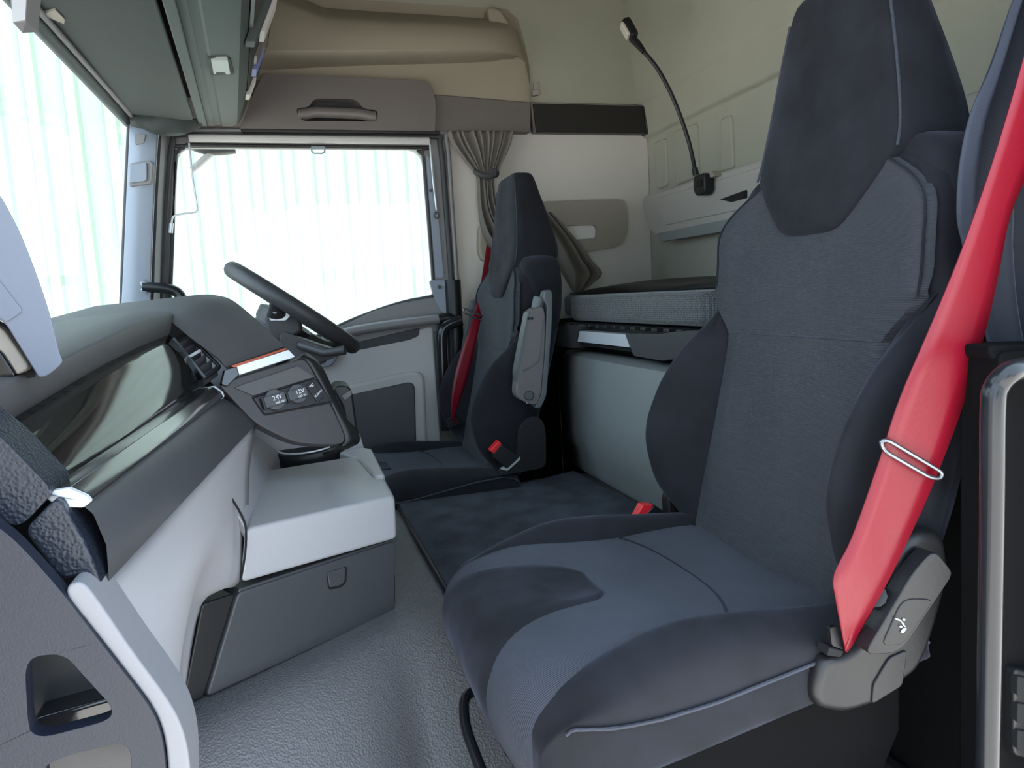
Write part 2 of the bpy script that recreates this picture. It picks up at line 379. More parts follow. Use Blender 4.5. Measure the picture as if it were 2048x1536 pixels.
# ---- header trim over the driver door, with grab handle
hd = thing('trim_2', 'brown plastic header trim with recessed grab handle above the driver door', loc=tuple(P(760, 260, Y=2.56)), kind='structure')
rec = fil(PY([(592, 216), (618, 214), (626, 200), (640, 197), (700, 197), (716, 202), (726, 217), (752, 220), (756, 226), (754, 243), (608, 242), (597, 234)], 2.545), .012, 3)
plate('header_panel', fil(PY([(528, 147), (852, 161), (862, 172), (872, 200), (870, 262), (480, 257), (510, 180)], 2.545), [.01, .03, .03, .03, 0, 0, 0]), (0, .075, 0), 'brown', hd, holes=[rec], bevel=.005)
plate('recess_back', PY([(585, 190), (762, 192), (762, 250), (585, 248)], 2.60), (0, .01, 0), 'black', hd, smooth=0)
tube('grab_handle', fil(PY([(596, 228), (612, 228), (628, 224), (724, 228), (740, 233), (752, 233)], 2.555), .02, closed=False), .014, 'brown', hd, n=12, flat=(1.3, 1))
plate('header_rear', PY([(868, 188), (1062, 204), (1062, 264), (868, 262)], 2.575), (0, .045, 0), 'brown', hd, bevel=.005)
plate('header_lip', PY([(482, 257), (880, 262), (880, 268), (482, 264)], 2.55), (0, .06, 0), 'brown_dark', hd, bevel=.003)
rr = thing('trim_3', 'black curtain rail band along the side wall to the rear corner', loc=tuple(P(1180, 265, Y=2.58)), kind='structure')
plate('rail_band', PY([(1066, 206), (1292, 211), (1300, 267), (1072, 264)], 2.58), (0, .04, 0), 'brown_dark', rr, bevel=.005)
plate('rail_end', fil(PY([(1288, 210), (1299, 206), (1305, 267), (1294, 268)], 2.572), .01), (0, .05, 0), 'black', rr, bevel=.004)
plate('rail_joint', PY([(1061, 204), (1065, 205), (1072, 265), (1068, 265)], 2.573), (0, .03, 0), 'brown', rr, bevel=.001)

# ---- beige moulded side liner above the header
ml = thing('trim_4', 'beige moulded side liner with a stepped ledge above the header', loc=tuple(P(800, 185, Y=2.6)), kind='structure')
def lin(pxs):                     # sections along the wall: (x, y_top, y_face, y_ledge, y_back, y_bottom)
    rows = []
    for x, yt, y1, y2, y3, yb, D in pxs:
        rows.append([P(x, yt-40, Y=2.618), P(x, yt, Y=2.605), P(x, yt+5, Y=2.60-D*.35), P(x, y1-8, Y=2.61-D*.75), P(x, y1, Y=2.61-D*.95), P(x, (y1+y2)/2, Y=2.605-D), P(x, y2-3, Y=2.603-D), P(x, y2+1, Y=2.61-D), P(x, y3-3, Y=2.60), P(x, y3+2, Y=2.60), P(x, yb, Y=2.585)])
    return rows
grid('liner_shell', lin([(470, -60, -20, 104, 140, 160, .10), (540, -35, 0, 104, 143, 160, .14), (600, -5, 22, 104, 140, 170, .168), (650, 16, 40, 103, 137, 180, .17), (760, 24, 46, 102, 133, 185, .17), (900, 32, 54, 102, 130, 195, .165), (985, 38, 60, 104, 126, 202, .15), (1015, 40, 64, 108, 120, 204, .12), (1036, 60, 80, 110, 116, 205, .07), (1050, 110, 118, 124, 128, 205, .03), (1060, 160, 165, 170, 175, 206, .006)]), 'beige', ml, smooth=50)
plate('liner_end', fil(PY([(974, 12), (998, 14), (1018, 40), (1034, 72), (1040, 110), (1000, 110), (978, 40)], 2.55), .02), (0, .065, 0), 'beige', ml, bevel=.012, seg=3)

plate('wall_liner', [(-.40, 2.612, .70), (1.36, 2.612, .70), (1.36, 2.612, 1.36), (-.40, 2.612, 1.36)], (0, .008, 0), 'liner', smooth=0, kind='structure', label='greenish cloth lining of the upper side wall')
# ---- small things on the side wall
hk = thing('wall_hook', 'small grey coat hook on the side wall above the rail band', 'hook', tuple(P(1072, 188, Y=2.6)))
plate('hook_plate', fil(PY([(1068, 163), (1077, 163), (1080, 188), (1066, 190)], 2.60), .005), (0, .02, 0), 'taupe', hk, bevel=.004)
plate('hook_tip', fil(PY([(1066, 180), (1079, 180), (1080, 189), (1066, 191)], 2.585), .004), (0, .02, 0), 'taupe', hk, bevel=.004)
pk = thing('wall_pocket', 'taupe rounded storage panel with a slot on the side wall', 'storage panel', tuple(P(1180, 505, Y=2.6)))
slot = fil(PY([(1132, 451), (1190, 450), (1194, 456), (1193, 476), (1150, 479), (1140, 470)], 2.595), .01, 3)
plate('panel', fil(PY([(1060, 404), (1236, 398), (1252, 402), (1256, 440), (1254, 475), (1238, 492), (1160, 506), (1060, 512)], 2.595), [.01, .03, .03, .03, .04, .04, .1, .01]), (0, .03, 0), 'taupe', pk, holes=[slot], bevel=.005)
plate('slot_back', PY([(1120, 440), (1205, 440), (1205, 490), (1120, 490)], 2.612), (0, .006, 0), 'white_wall', pk, smooth=0)
bc = plate('belt_reel_cover', fil(PY([(958, 456), (966, 446), (1000, 446), (1000, 526), (964, 522), (957, 500)], 2.585), .02), (0, .04, 0), 'beige', bevel=.008, label='beige rounded seat belt cover on the side wall behind the driver seat', cat='cover')

# ---- back wall storage ledge
lg = thing('storage_ledge', 'grey storage ledge box along the cab rear wall', 'shelf', (1.34, 1.6, .15))
def ledge(x, pts): return [V((x, y, z)) for y, z in pts]
lo_ = fil([V((1.30, 2.555, .345)), V((1.30, .75, .345)), V((1.30, .75, .15)), V((1.30, 2.40, .165)), V((1.30, 2.52, .22))], [.04, 0, 0, .08, .06])
plate('ledge_box', lo_, (.07, 0, 0), 'ledge', lg, bevel=.012, seg=3)
plate('ledge_front', fil(PX([(1312, 396), (1700, 280), (1700, 372), (1420, 432), (1324, 452)], 1.296), .02), (.02, 0, 0), 'ledge', lg, bevel=.004)
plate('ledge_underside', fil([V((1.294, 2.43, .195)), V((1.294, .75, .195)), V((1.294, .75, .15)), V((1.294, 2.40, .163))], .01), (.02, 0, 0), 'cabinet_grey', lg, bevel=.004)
plate('switch_recess', PX([(1438, 399), (1490, 380), (1490, 396), (1460, 404)], 1.288), (.02, 0, 0), 'flat_black', lg, bevel=.002)

# ---- gooseneck reading lamp
lp = thing('reading_lamp', 'black gooseneck reading lamp on the rear wall ledge', 'lamp', tuple(P(1397, 390, X=1.27)))
plate('mount', fil(PX([(1386, 352), (1408, 345), (1410, 380), (1404, 391), (1390, 392), (1385, 378)], 1.255), .012), (.035, 0, 0), 'black', lp, bevel=.006, seg=3)
plate('mount_arm', fil(PX([(1400, 346), (1424, 342), (1430, 352), (1404, 360)], 1.275), .006), (.05, 0, 0), 'taupe', lp, bevel=.004)
plate('switch', fil(PX([(1391, 362), (1402, 358), (1403, 372), (1392, 375)], 1.252), .004), (.01, 0, 0), 'flat_black', lp, bevel=.002)
nk = cat_rom([P(1392, 350, X=1.27), P(1378, 285, X=1.24), P(1350, 205, X=1.20), P(1318, 142, X=1.16), P(1285, 100, X=1.12)], 6)
tube('neck_collar', [P(1392, 350, X=1.27), P(1389, 336, X=1.264)], .010, 'black', lp)
tube('neck', nk, .0065, 'black', lp, n=10)
tube('head_stem', [P(1288, 104, X=1.122), P(1277, 90, X=1.113), P(1266, 78, X=1.105)], [.008, .011, .013], 'black', lp)
hc = P(1256, 60, X=1.09); hx = (P(1268, 80, X=1.10)-P(1245, 38, X=1.08)).normalized(); hy = (rt-hx*rt.dot(hx)).normalized(); hz = hx.cross(hy)
def ob(c, ax, ay, az, sx, sy, sz): return [c+ax*a*sx+ay*b*sy+az*d*sz for a, b, d in ((-1, -1, -1), (1, -1, -1), (1, 1, -1), (-1, 1, -1), (-1, -1, 1), (1, -1, 1), (1, 1, 1), (-1, 1, 1))]
BF = [(0, 3, 2, 1), (4, 5, 6, 7), (0, 1, 5, 4), (1, 2, 6, 5), (2, 3, 7, 6), (3, 0, 4, 7)]
mk('head', ob(hc+hy*.006, hx, hy, hz, .036, .014, .019), BF, 'black', lp, bevel=.009, seg=3)
mk('lens', ob(hc-hy*.010, hx, hy, hz, .026, .006, .015), BF, 'lampface', lp, bevel=.004)

#================================================================== OVERHEAD
oc = thing('overhead_console', 'dark grey-green overhead console with lamp and card slots across the windscreen head', 'console', (-.2, 1.6, .58))
oA0, oA1 = P(412, 270, Z=.58), P(338, 0, Z=.58)              # front edge of the console underside, far and near
oR0, oR1 = P(482, 264, Z=.58), P(497, 0, Z=.58)              # rear edge
def edge(p, q, y): t = (y-p.y)/(q.y-p.y); return p.x+(q.x-p.x)*t
def osec(y):
    XA, XR = edge(oA0, oA1, y), edge(oR0, oR1, y)
    return [(XA-.02, .66), (XA, .592), (XA+.012, .581), (XA+.03, .580), (XA+.036, .584), (XA+.05, .584), (XA+.056, .579), (XR-.03, .580), (XR-.012, .586), (XR, .604), (XR+.07, .755), (XR+.135, .96), (XR+.20, 1.34)]
grid('console_body', [[V((x, y, z)) for x, z in osec(y)] for y in (2.50, 2.2, 1.8, 1.4, 1.0, .6)], 'teal', oc, smooth=35)
plate('console_end', [V((x, 2.50, z)) for x, z in osec(2.5)]+[V((-.45, 2.50, 1.34)), V((-.45, 2.50, .66))], (0, .03, 0), 'brown', oc, bevel=.003)
plate('front_rail', [(edge(oA0, oA1, 2.5)-.012, 2.50, .575), (edge(oA0, oA1, 2.5)+.012, 2.50, .572), (edge(oA0, oA1, .6)+.012, .6, .572), (edge(oA0, oA1, .6)-.012, .6, .575)], (0, 0, .05), 'teal', oc, bevel=.003)
lc = P(443, 135, Z=.582)
def zplate(name, pts, z, h, m, par, r=.006, **kw): return plate(name, fil(PZ(pts, z), r), (0, 0, h), m, par, **kw)
zplate('lamp_bezel', [(415, 117), (461, 118), (469, 150), (420, 152)], .575, .02, 'visor', oc, .01, bevel=.002)
zplate('lamp_lens', [(422, 121), (456, 121), (461, 149), (452, 150), (450, 145), (433, 144), (432, 149), (427, 148)], .571, .01, 'lens', oc, .003, bevel=.001)
# card slots and panels on the rear face
def face(y, z): return V((edge(oR0, oR1, y)+.002+(z-.604)*.46, y, z))
def fplate(name, y0, y1, z0, z1, m, d=.006, par=oc, **kw): return plate(name, [face(y0, z0), face(y1, z0), face(y1, z1), face(y0, z1)], (d, 0, 0), m, par, **kw)
fplate('switch_panel', 2.42, 1.95, .64, .80, 'flat_black', .004, bevel=.002)
fplate('card_slot', 2.30, 2.12, .67, .76, 'brown', .012, bevel=.003)
fplate('card', 2.27, 2.20, .66, .72, 'card_blue', .016, bevel=.001)
fplate('card', 2.40, 2.34, .63, .68, 'card', .012, bevel=.001)
fplate('card', 2.10, 2.02, .70, .78, 'card', .016, bevel=.001)
fplate('slot_panel', 1.78, 1.25, .62, .84, 'brown_dark', .010, bevel=.003)
fplate('card', 1.70, 1.58, .66, .74, 'card', .016, bevel=.001)
fplate('card', 1.52, 1.40, .66, .74, 'card', .016, bevel=.001)
fplate('card', 1.70, 1.58, .76, .82, 'card_blue', .016, bevel=.001)
fplate('slot_edge', 1.84, 1.80, .60, .80, 'teal', .022, bevel=.002)

sv = thing('sun_visor', 'large dark sun visor board lying under the overhead console', 'visor', (-.35, 1.8, .58))
plate('visor_board', fil([V((-.425, 2.44, .592)), V((edge(oA0, oA1, 2.44)-.022, 2.44, .575)), V((edge(oA0, oA1, 1.40)-.022, 1.40, .575)), V((-.425, 1.40, .592))], .03), (0, 0, .014), 'visor', sv, bevel=.004)
plate('visor_panel', fil([V((-.425, 1.385, .590)), V((edge(oA0, oA1, 1.385)-.022, 1.385, .574)), V((edge(oA0, oA1, .75)-.022, .75, .572)), V((-.425, .75, .588))], .03), (0, 0, .014), 'teal', sv, bevel=.004)
tube('visor_hinge', [V((-.432, 2.46, .60)), V((-.432, 1.2, .597))], .007, 'black', sv, n=8)
plate('visor_bracket', fil(PZ([(86, 30), (110, 20), (130, 40), (128, 48), (98, 36)], .585), .004), (0, 0, .015), 'taupe', sv, bevel=.003)
# cloth cover bunched at the far end
rows = []
for i in range(9):
    t = i/8; rows.append([V((-.425+.20*t, 2.44+.01*math.sin(9*t), .592-.01*t)), V((-.425+.20*t, 2.47, .565-.022*math.sin(math.pi*t)+.006*math.sin(14*t))), V((-.42+.19*t, 2.50, .572-.03*math.sin(math.pi*t))), V((-.42+.19*t, 2.53, .60))])
grid('visor_end_cover', rows, 'visor', sv, smooth=80, solid=.003)
om = thing('overhead_module', 'grey angular camera housing at the top of the windscreen', 'housing', tuple(P(60, 60, Y=1.25)))
a = PY([(24, -60), (58, -60), (52, 42), (27, 46)], 1.25)
grid('housing_face', [[a[0], a[1]], [a[3], a[2]]], 'light', om, smooth=0, solid=.004)
grid('housing_body', [[P(27, 46, Y=1.25), P(52, 42, Y=1.25), P(76, 64, Y=1.29), P(45, 66, Y=1.27)], [P(27, 46, Y=1.25)+V((0, .0, .2)), P(57, -60, Y=1.25), P(88, -60, Y=1.30), P(24, -60, Y=1.30)]], 'frame', om, closed=True, caps=True, smooth=0)

#================================================================== SEATS
BK = [  # z, X of the centre panel, half width of the seat back, X of the bolster crest, X of the rear
    (-.46, .665, .235, .665, .76), (-.42, .672, .245, .650, .775), (-.36, .685, .250, .612, .795), (-.30, .70, .252, .597, .815), (-.25, .713, .252, .594, .83), (-.17, .731, .250, .630, .855),
    (-.09, .748, .245, .690, .88), (-.037, .757, .238, .735, .895), (.0, .764, .236, .752, .905), (.08, .775, .235, .757, .912), (.12, .783, .222, .767, .912), (.15, .789, .185, .780, .912), (.168, .793, .135, .79, .912)]
def seat(name, label, Yc, m, dX=0, dZ=0, base=None):
    root = thing(name, label, 'seat', (.5+dX, Yc, FLOOR))
    W = lambda s, x, z: V((x+dX, Yc+m*s, z+dZ))
    # --- backrest shell (dark velvet sides and rear)
    rows = []
    for z in (-.46, -.42, -.36, -.30, -.25, -.17, -.09, -.037, 0, .05, .08, .105, .12, .138, .15, .160, .168):
        xc, wo, xb, xr = interp(BK, z)
        wo -= .003; xf = xc+.006; xe = xf if z < -.03 else xb+.008
        rows.append([W(-wo*.80, xf, z), W(-wo*.95, xe+.002, z), W(-wo, xe+.022, z), W(-wo, xr-.03, z), W(-wo*.8, xr, z), W(0, xr+.01, z), W(wo*.8, xr, z), W(wo, xr-.03, z), W(wo, xe+.022, z), W(wo*.95, xe+.002, z), W(wo*.80, xf, z), W(0, xf+.004, z)])
    grid('backrest_shell', rows, 'velvet', root, closed=True, caps=True, smooth=80)
    # --- centre panel of grey cloth
    def front(s, z):
        xc, wo, xb, xr = interp(BK, z)
        t = abs(s)/max(wo, .01)
        if z > -.03: return xc+(xb-xc)*t**3
        return xc-.006*(abs(s)/.17)**2
    def hw(z):
        xc, wo, xb, xr = interp(BK, z)
        t = smooth((z+.10)/.08)
        return min(.178*(1-t)+(wo-.004)*t, interp([(.08, .24), (.10, .224), (.12, .204), (.135, .182), (.15, .155), (.168, .125)], z)[0])
    def panel(pname, z0, z1, n, off):
        rows = []
        for i in range(n+1):
            z = z0+(z1-z0)*i/n; h = hw(z); rr_ = []
            for j in range(17):
                s = h*max(-1, min(1, (-1+2*(j-1)/14)*.97 if 0 < j < 16 else (j-8)/8)); x = front(s, z)-off
                if j in (0, 16): x += off+.012
                rr_.append(W(s, x, z))
            rows.append(rr_)
        return grid(pname, rows, 'fabric_v', root, smooth=80)
    panel('backrest_panel', -.45, -.0895, 14, .004)
    panel('upper_panel', -.0893, .160, 26, .004)
    sm = [W(s, front(s, -.088)-.0035, -.088) for s in [-.165+.33*i/12 for i in range(13)]]
    tube('seam', sm, .0014, 'fabric', root, n=6)
    for sg in (-1, 1):                                     # piping just inside the silhouette of the shoulder
        tube('piping', [W(sg*(hw(z)-.004), front(sg*(hw(z)-.004), z)-.004, z) for z in (-.03, 0, .04, .08, .105, .125, .14, .152, .16)], .0022, 'velvet', root, n=6, k=3)
    # --- side bolsters of the backrest
    for sg in (-1, 1):
        rows = []
        for i in range(15):
            t = i/14; z = -.45+.43*t
            xc, wo, xb, xr = interp(BK, z)
            k = smooth(t/.12)*smooth((1-t)/.22); xb = xc+.004-(xc-xb+.004)*(.25+.75*k) if t < .5 else xc+.006-(xc-xb+.006)*k
            wi = .170+ .05*smooth((t-.78)/.22)
            c = [(wi-.004, xc+.012), (wi+.004, xc-.006), (wi+.03, xc+(xb-xc)*.52), (wo-.028, xb+.012), (wo-.012, xb), (wo+.004, xb+.012), (wo+.010, xb+(xr-xb)*.45), (wo+.004, xr-.03), (wo-.04, xr-.01), (wi, xr-.03)]
            rows.append([W(sg*s, x, z) for s, x in c])
        grid('bolster', rows, 'velvet', root, closed=True, caps=True, smooth=180, sub=1)
    # --- integrated head restraint
    HD = [(.064, .048, .764, .82), (.078, .074, .760, .83), (.105, .098, .763, .84), (.138, .131, .770, .87), (.170, .160, .780, .945), (.200, .156, .788, .95), (.25, .146, .795, .942), (.31, .132, .801, .925), (.37, .117, .806, .905), (.41, .106, .809, .895), (.435, .097, .813, .888), (.447, .078, .822, .876)]
    rows = []
    for z, wd, xf, xr in HD:
        d = min(.03, (xr-xf)*.35)
        rows.append([W(s, x, z) for s, x in ((-wd*.5, xf), (-wd*.965, xf+.001), (-wd, xf+d*.40), (-wd*.99, xf+(xr-xf)*.7), (-wd*.9, xr-d*.2), (0, xr), (wd*.9, xr-d*.2), (wd*.99, xf+(xr-xf)*.7), (wd, xf+d*.40), (wd*.965, xf+.001), (wd*.5, xf), (0, xf+.001))])
    hr = grid('headrest', rows, 'velvet', root, closed=True, caps=True, smooth=180, sub=1)
    for sg in (-1, 1):
        tube('piping', [W(sg*wd*.952, xf+.0048, z) for z, wd, xf, xr in HD[4:-2]], .0022, 'fabric', hr, n=6, k=3)
    # shoulder wings behind the head restraint
    for sg in (-1, 1):
        rows = []
        for z, a, b, xf, xr in ((-.06, .15, .232, .80, .885), (.0, .12, .237, .79, .905), (.06, .11, .238, .79, .912), (.11, .10, .234, .788, .915), (.15, .09, .22, .79, .918), (.178, .09, .19, .80, .918), (.19, .09, .16, .815, .905)):
            rows.append([W(sg*s, x, z) for s, x in ((a, xf), (b-.012, xf), (b, xf+.02), (b, xr-.02), (b-.02, xr), (a, xr))])
        grid('shoulder_wing', rows, 'velvet', root, closed=True, caps=True, smooth=180, sub=1)
    # --- cushion
    prof = [(.70, -.452), (.66, -.436), (.58, -.434), (.50, -.436), (.42, -.431), (.34, -.424), (.28, -.425), (.235, -.434), (.205, -.452), (.190, -.478), (.186, -.51), (.196, -.55), (.215, -.585), (.26, -.60), (.48, -.575), (.68, -.56)]
    prof = [(p.x, p.z) for p in cat_rom([V((x, 0, z)) for x, z in prof[:13]], 3)]+prof[13:]
    rows = []
    for s in [-.222+.444*i/48 for i in range(49)]:
        e = max(0, abs(s)-.14)/.082
        rows.append([W(s, x+.024*e**2*smooth((.34-x)/.1), z-.018*e**2-.006*math.cos(math.pi*min(1, abs(s)/.18))*(smooth((x-.24)/.12) if z > -.46 else 0)) for x, z in prof])
    grid('cushion', rows, 'fabric', root, closed=True, caps=True, smooth=180)
    # cushion seam
    tube('seam', [W(s, .548-.045*(abs(s)/.17)**2, -.436-.006*math.cos(math.pi*min(1, abs(s)/.18))+.001) for s in [-.165+.33*i/12 for i in range(13)]], .0016, 'velvet', root, n=6)
    # velvet patch over the front edge
    pr = [p for p in prof if p[0] < .40 and p[1] > -.592 ][0:]
    pr = cat_rom([V((x, 0, z)) for x, z in pr], 5)
    rows = []
    for i, p in enumerate(pr):
        x, z = p.x, p.z
        d = pr[min(i+1, len(pr)-1)]-pr[max(i-1, 0)]; nrm = V((d.z, 0, -d.x)).normalized()
        if nrm.z < -.5 or (x < .2 and nrm.x > 0): nrm = -nrm
        t = i/(len(pr)-1)
        lo, hi = interp([(0, -.020, .036), (.008, -.036, .050), (.02, -.049, .062), (.04, -.060, .074), (.07, -.068, .084), (.12, -.076, .096), (.3, -.098, .125), (.42, -.115, .145), (.55, -.13, .16), (1, -.135, .165)], t)
        q = []
        for j in range(15):
            s = lo+(hi-lo)*j/14
            o = .004 if 0 < j < 14 and i > 0 else -.003
            zz = -.006*math.cos(math.pi*min(1, abs(s)/.18))*(smooth((x-.24)/.12) if z > -.46 else 0)
            q.append(W(s, x+nrm.x*o, z+nrm.z*o+zz))
        rows.append(q)
    grid('cushion_patch', rows, 'velvet', root, smooth=80)
    # cushion bolsters
    CB = [(.213, -.492, .012), (.222, -.474, .03), (.24, -.457, .03), (.27, -.440, .05), (.33, -.417, .06), (.40, -.400, .066), (.48, -.401, .066), (.56, -.410, .062), (.64, -.418, .06), (.70, -.428, .056), (.735, -.450, .04)]
    CB = [(p.x, p.y, p.z) for p in cat_rom([V(c) for c in CB], 3)]
    ZP = [(.2, -.47), (.24, -.466), (.3, -.473), (.35, -.475), (.42, -.471), (.5, -.459), (.6, -.444), (.74, -.436)]
    for sg in (-1, 1):
        rows = []
        for x, zt, wd in CB:
            zb = interp([(.2, -.545), (.25, -.575), (.5, -.535), (.74, -.50)], x)[0]
            zp = min(zt-.016, interp(ZP, x)[0])
            so = interp([(.2, .238), (.225, .256), (.25, .264), (.29, .270), (.74, .27)], x)[0]
            c = [(.168, zt-.030), (.185, zt-.014), (.205, zt-.001), (.225, zt), (so-.014, zt-.016), (so-.002, (zt+zp)/2-.004), (so, zp), (so-.003, zp-.012), (so+.004, (zp+zb)/2), (so-.006, zb+.012), (so-.03, zb), (.17, zb)]
            rows.append([W(sg*s, x, z) for s, z in c])
        b = grid('cushion_bolster', rows, 'velvet', root, closed=True, caps=True, smooth=180, sub=1)
        tube('piping', [W(sg*(interp([(.2, .238), (.225, .256), (.25, .264), (.29, .270), (.74, .27)], x)[0]+.002), x, min(zt-.016, interp(ZP, x)[0])-.003) for x, zt, wd in CB[6:-1]], .0022, 'fabric', b, n=6, k=3)  # piping in a paler cloth, its edge highlight put into the colour
    # --- base
    rows = []
    for z, x0, x1, wd in ((-.52, .24, .72, .235), (-.60, .25, .72, .235), (-.68, .29, .70, .22), (-.76, .31, .68, .20), (FLOOR+.004-dZ, .30, .70, .21)):
        rows.append([W(-wd, x0+.02, z), W(-wd+.02, x0, z), W(wd-.02, x0, z), W(wd, x0+.02, z), W(wd, x1, z), W(-wd, x1, z)])
    grid('seat_base', rows, 'base_plastic', root, closed=True, caps=True, smooth=30, bevel=.006)
    # slide bar under the front edge
    tube('slide_bar', fil([W(.12, .30, -.63), W(.10, .20, -.615), W(.03, .185, -.625), W(-.14, .19, -.655), W(-.17, .30, -.66)], .03, closed=False), .008, 'handle_black', root)
    return root, W

# ---------------- passenger seat
ps, W = seat('passenger_chair', 'near passenger seat in grey cloth and black velvet with integrated headrest', .95, 1)
YC = .665
cov = fil(PY([(1893, 1066), (1850, 1062), (1818, 1082), (1798, 1118), (1787, 1200), (1770, 1235), (1700, 1312), (1650, 1316), (1628, 1388), (1640, 1420), (1692, 1432), (1752, 1412), (1838, 1345), (1862, 1300), (1905, 1150)], YC), [.02, .02, .02, .03, .03, .02, .02, .015, .02, .01, .02, 0, .01, .03, .04], 4)
hcv = plate('recliner_cover', cov, (0, .06, 0), 'seat_plastic', ps, bevel=.012, seg=3)
plate('cover_panel', fil(PY([(1780, 1316), (1816, 1300), (1806, 1372), (1745, 1410), (1748, 1370)], YC-.003), .006), (0, .02, 0), 'seat_plastic', hcv, bevel=.002)
plate('belt_slot', PY([(1660, 1295), (1690, 1302), (1682, 1316), (1654, 1312)], YC-.004), (0, .02, 0), 'flat_black', hcv, bevel=.002)
lv = plate('recliner_lever', fil(PY([(1870, 1100), (1900, 1136), (1906, 1150), (1802, 1306), (1740, 1310), (1735, 1300), (1830, 1140)], YC-.028), [.012, .012, .012, .02, .008, .008, .02], 5), (0, .022, 0), 'seat_plastic', ps, bevel=.006, seg=3)
plate('lever_scoop', fil(PY([(1806, 1198), (1858, 1198), (1866, 1204), (1806, 1290), (1764, 1292)], YC-.0295), [.015, .01, .01, .01, .01]), (0, .004, 0), 'seat_plastic', lv, bevel=.002)
for q in ([(1793, 1237), (1803, 1240.5), (1802, 1243), (1792, 1239.5)], [(1803, 1242), (1807, 1246), (1812, 1255), (1808, 1252)], [(1809, 1257), (1814, 1257), (1806, 1267), (1803, 1265.5)]):
    plate('seat_symbol', fil(PY(q, YC-.032), .001, 3), (0, .002, 0), 'white_print', lv, smooth=0)
for c in ((1809, 1240), (1803, 1254)):
    plate('seat_symbol', ellipse(P(*c, Y=YC-.032), (.0012, 0, 0), (0, 0, .0012), 12), (0, .002, 0), 'white_print', lv, smooth=0)
tube('hinge_knob', [P(1748, 1190, Y=.70), P(1748, 1190, Y=.655)], .014, 'black', ps)
# belt guide ring on the outer bolster
tube('belt_guide', fil(PY([(1760, 882), (1775, 880), (1885, 945), (1880, 958), (1860, 955), (1768, 902)], .635), .008), .0026, 'gunmetal', ps, closed=True, n=8)
# buckle on the inner side
bk = thing('buckle', None, None, (0, 0, 0)); bk.parent = ps; bk.location = P(1290, 1040, Y=1.245)-wloc(ps)
plate('buckle_body', fil(PY([(1288, 1032), (1310, 1010), (1345, 1035), (1325, 1075), (1290, 1060)], 1.235), .004), (0, .025, 0), 'black', bk, bevel=.003)
plate('release_button', PY([(1272, 1036), (1286, 1010), (1308, 1010), (1290, 1038)], 1.236), (0, .022, 0), 'red_plastic', bk, bevel=.002)
plate('inner_recliner_cover', fil(PY([(1335, 985), (1375, 975), (1400, 1040), (1390, 1080), (1340, 1075)], 1.21), .02), (0, .03, 0), 'seat_plastic', ps, bevel=.006)

sb = thing('seat_belt', 'red seat belt running down in front of the near passenger seat', 'seat belt', tuple(P(1690, 1300, Y=.655)))
Lb = [(2190, -360, .60), (2130, -165, .60), (2075, 20, .60), (2035, 165, .605), (1985, 330, .61), (1925, 500, .617), (1868, 640, .624), (1800, 800, .632), (1757, 930, .642), (1705, 1075, .645), (1669, 1150, .645), (1672, 1200, .647), (1691, 1300, .656)]
Rb = [(2285, -330, .605), (2190, -80, .61), (2110, 190, .615), (2062, 330, .62), (2022, 430, .625), (1998, 545, .632), (1972, 660, .638), (1925, 815, .643), (1868, 965, .645), (1812, 1090, .645), (1770, 1175, .643), (1733, 1240, .648), (1696, 1302, .658)]
ribbon('webbing', [P(a, b, Y=c) for a, b, c in Lb], [P(a, b, Y=c) for a, b, c in Rb], .0016, 'red', sb)
ribbon('webbing_end', [P(a, b, Y=c) for a, b, c in ((1712, 1236, .652), (1700, 1268, .654), (1688, 1300, .657))], [P(a, b, Y=c) for a, b, c in ((1727, 1246, .658), (1712, 1276, .659), (1692, 1304, .66))], .0016, 'red', sb)
plate('belt_anchor', fil(PY([(2175, -390), (2320, -380), (2310, -310), (2180, -320)], .60), .01), (0, .03, 0), 'black', sb, bevel=.004)
plate('belt_anchor', fil(PY([(1660, 1256), (1675, 1252), (1688, 1300), (1664, 1292)], .662), .004), (0, .006, 0), 'black', sb, bevel=.002)

# ---------------- driver seat
ds, WD = seat('driver_chair', 'far driver seat in grey cloth and black velvet with folded armrests', 2.22, -1, -.15, -.075)
YI = 1.925                                                # inner face of the driver seat
plate('recliner_cover', fil(PY([(1035, 868), (1046, 842), (1068, 832), (1084, 838), (1092, 860), (1092, 935), (1000, 952), (1012, 935), (1030, 915), (1038, 895)], YI), [.03, .03, .02, .03, .03, .02, .01, .02, .02, .02]), (0, .05, 0), 'seat_plastic', ds, bevel=.012, seg=3)
bk = thing('buckle', None, None, (0, 0, 0)); bk.parent = ds; bk.location = P(1005, 915, Y=YI)-wloc(ds)
plate('buckle_body', fil(PY([(987, 908), (1003, 888), (1040, 914), (1014, 938), (990, 918)], YI-.02), .006), (0, .03, 0), 'black', bk, bevel=.004)
plate('release_button', PY([(980, 902), (998, 882), (1004, 888), (988, 908)], YI-.021), (0, .028, 0), 'red_plastic', bk, bevel=.002)
plate('buckle_stalk', fil(PY([(1000, 938), (1012, 933), (1038, 912), (1042, 918), (1015, 942)], YI-.005), .004), (0, .01, 0), 'silver', bk, bevel=.002)
tube('belt_guide', fil(PY([(925, 619), (930, 617), (968, 634), (965, 640), (955, 638), (930, 626)], 2.385), .008), .0032, 'gunmetal', ds, closed=True, n=8)
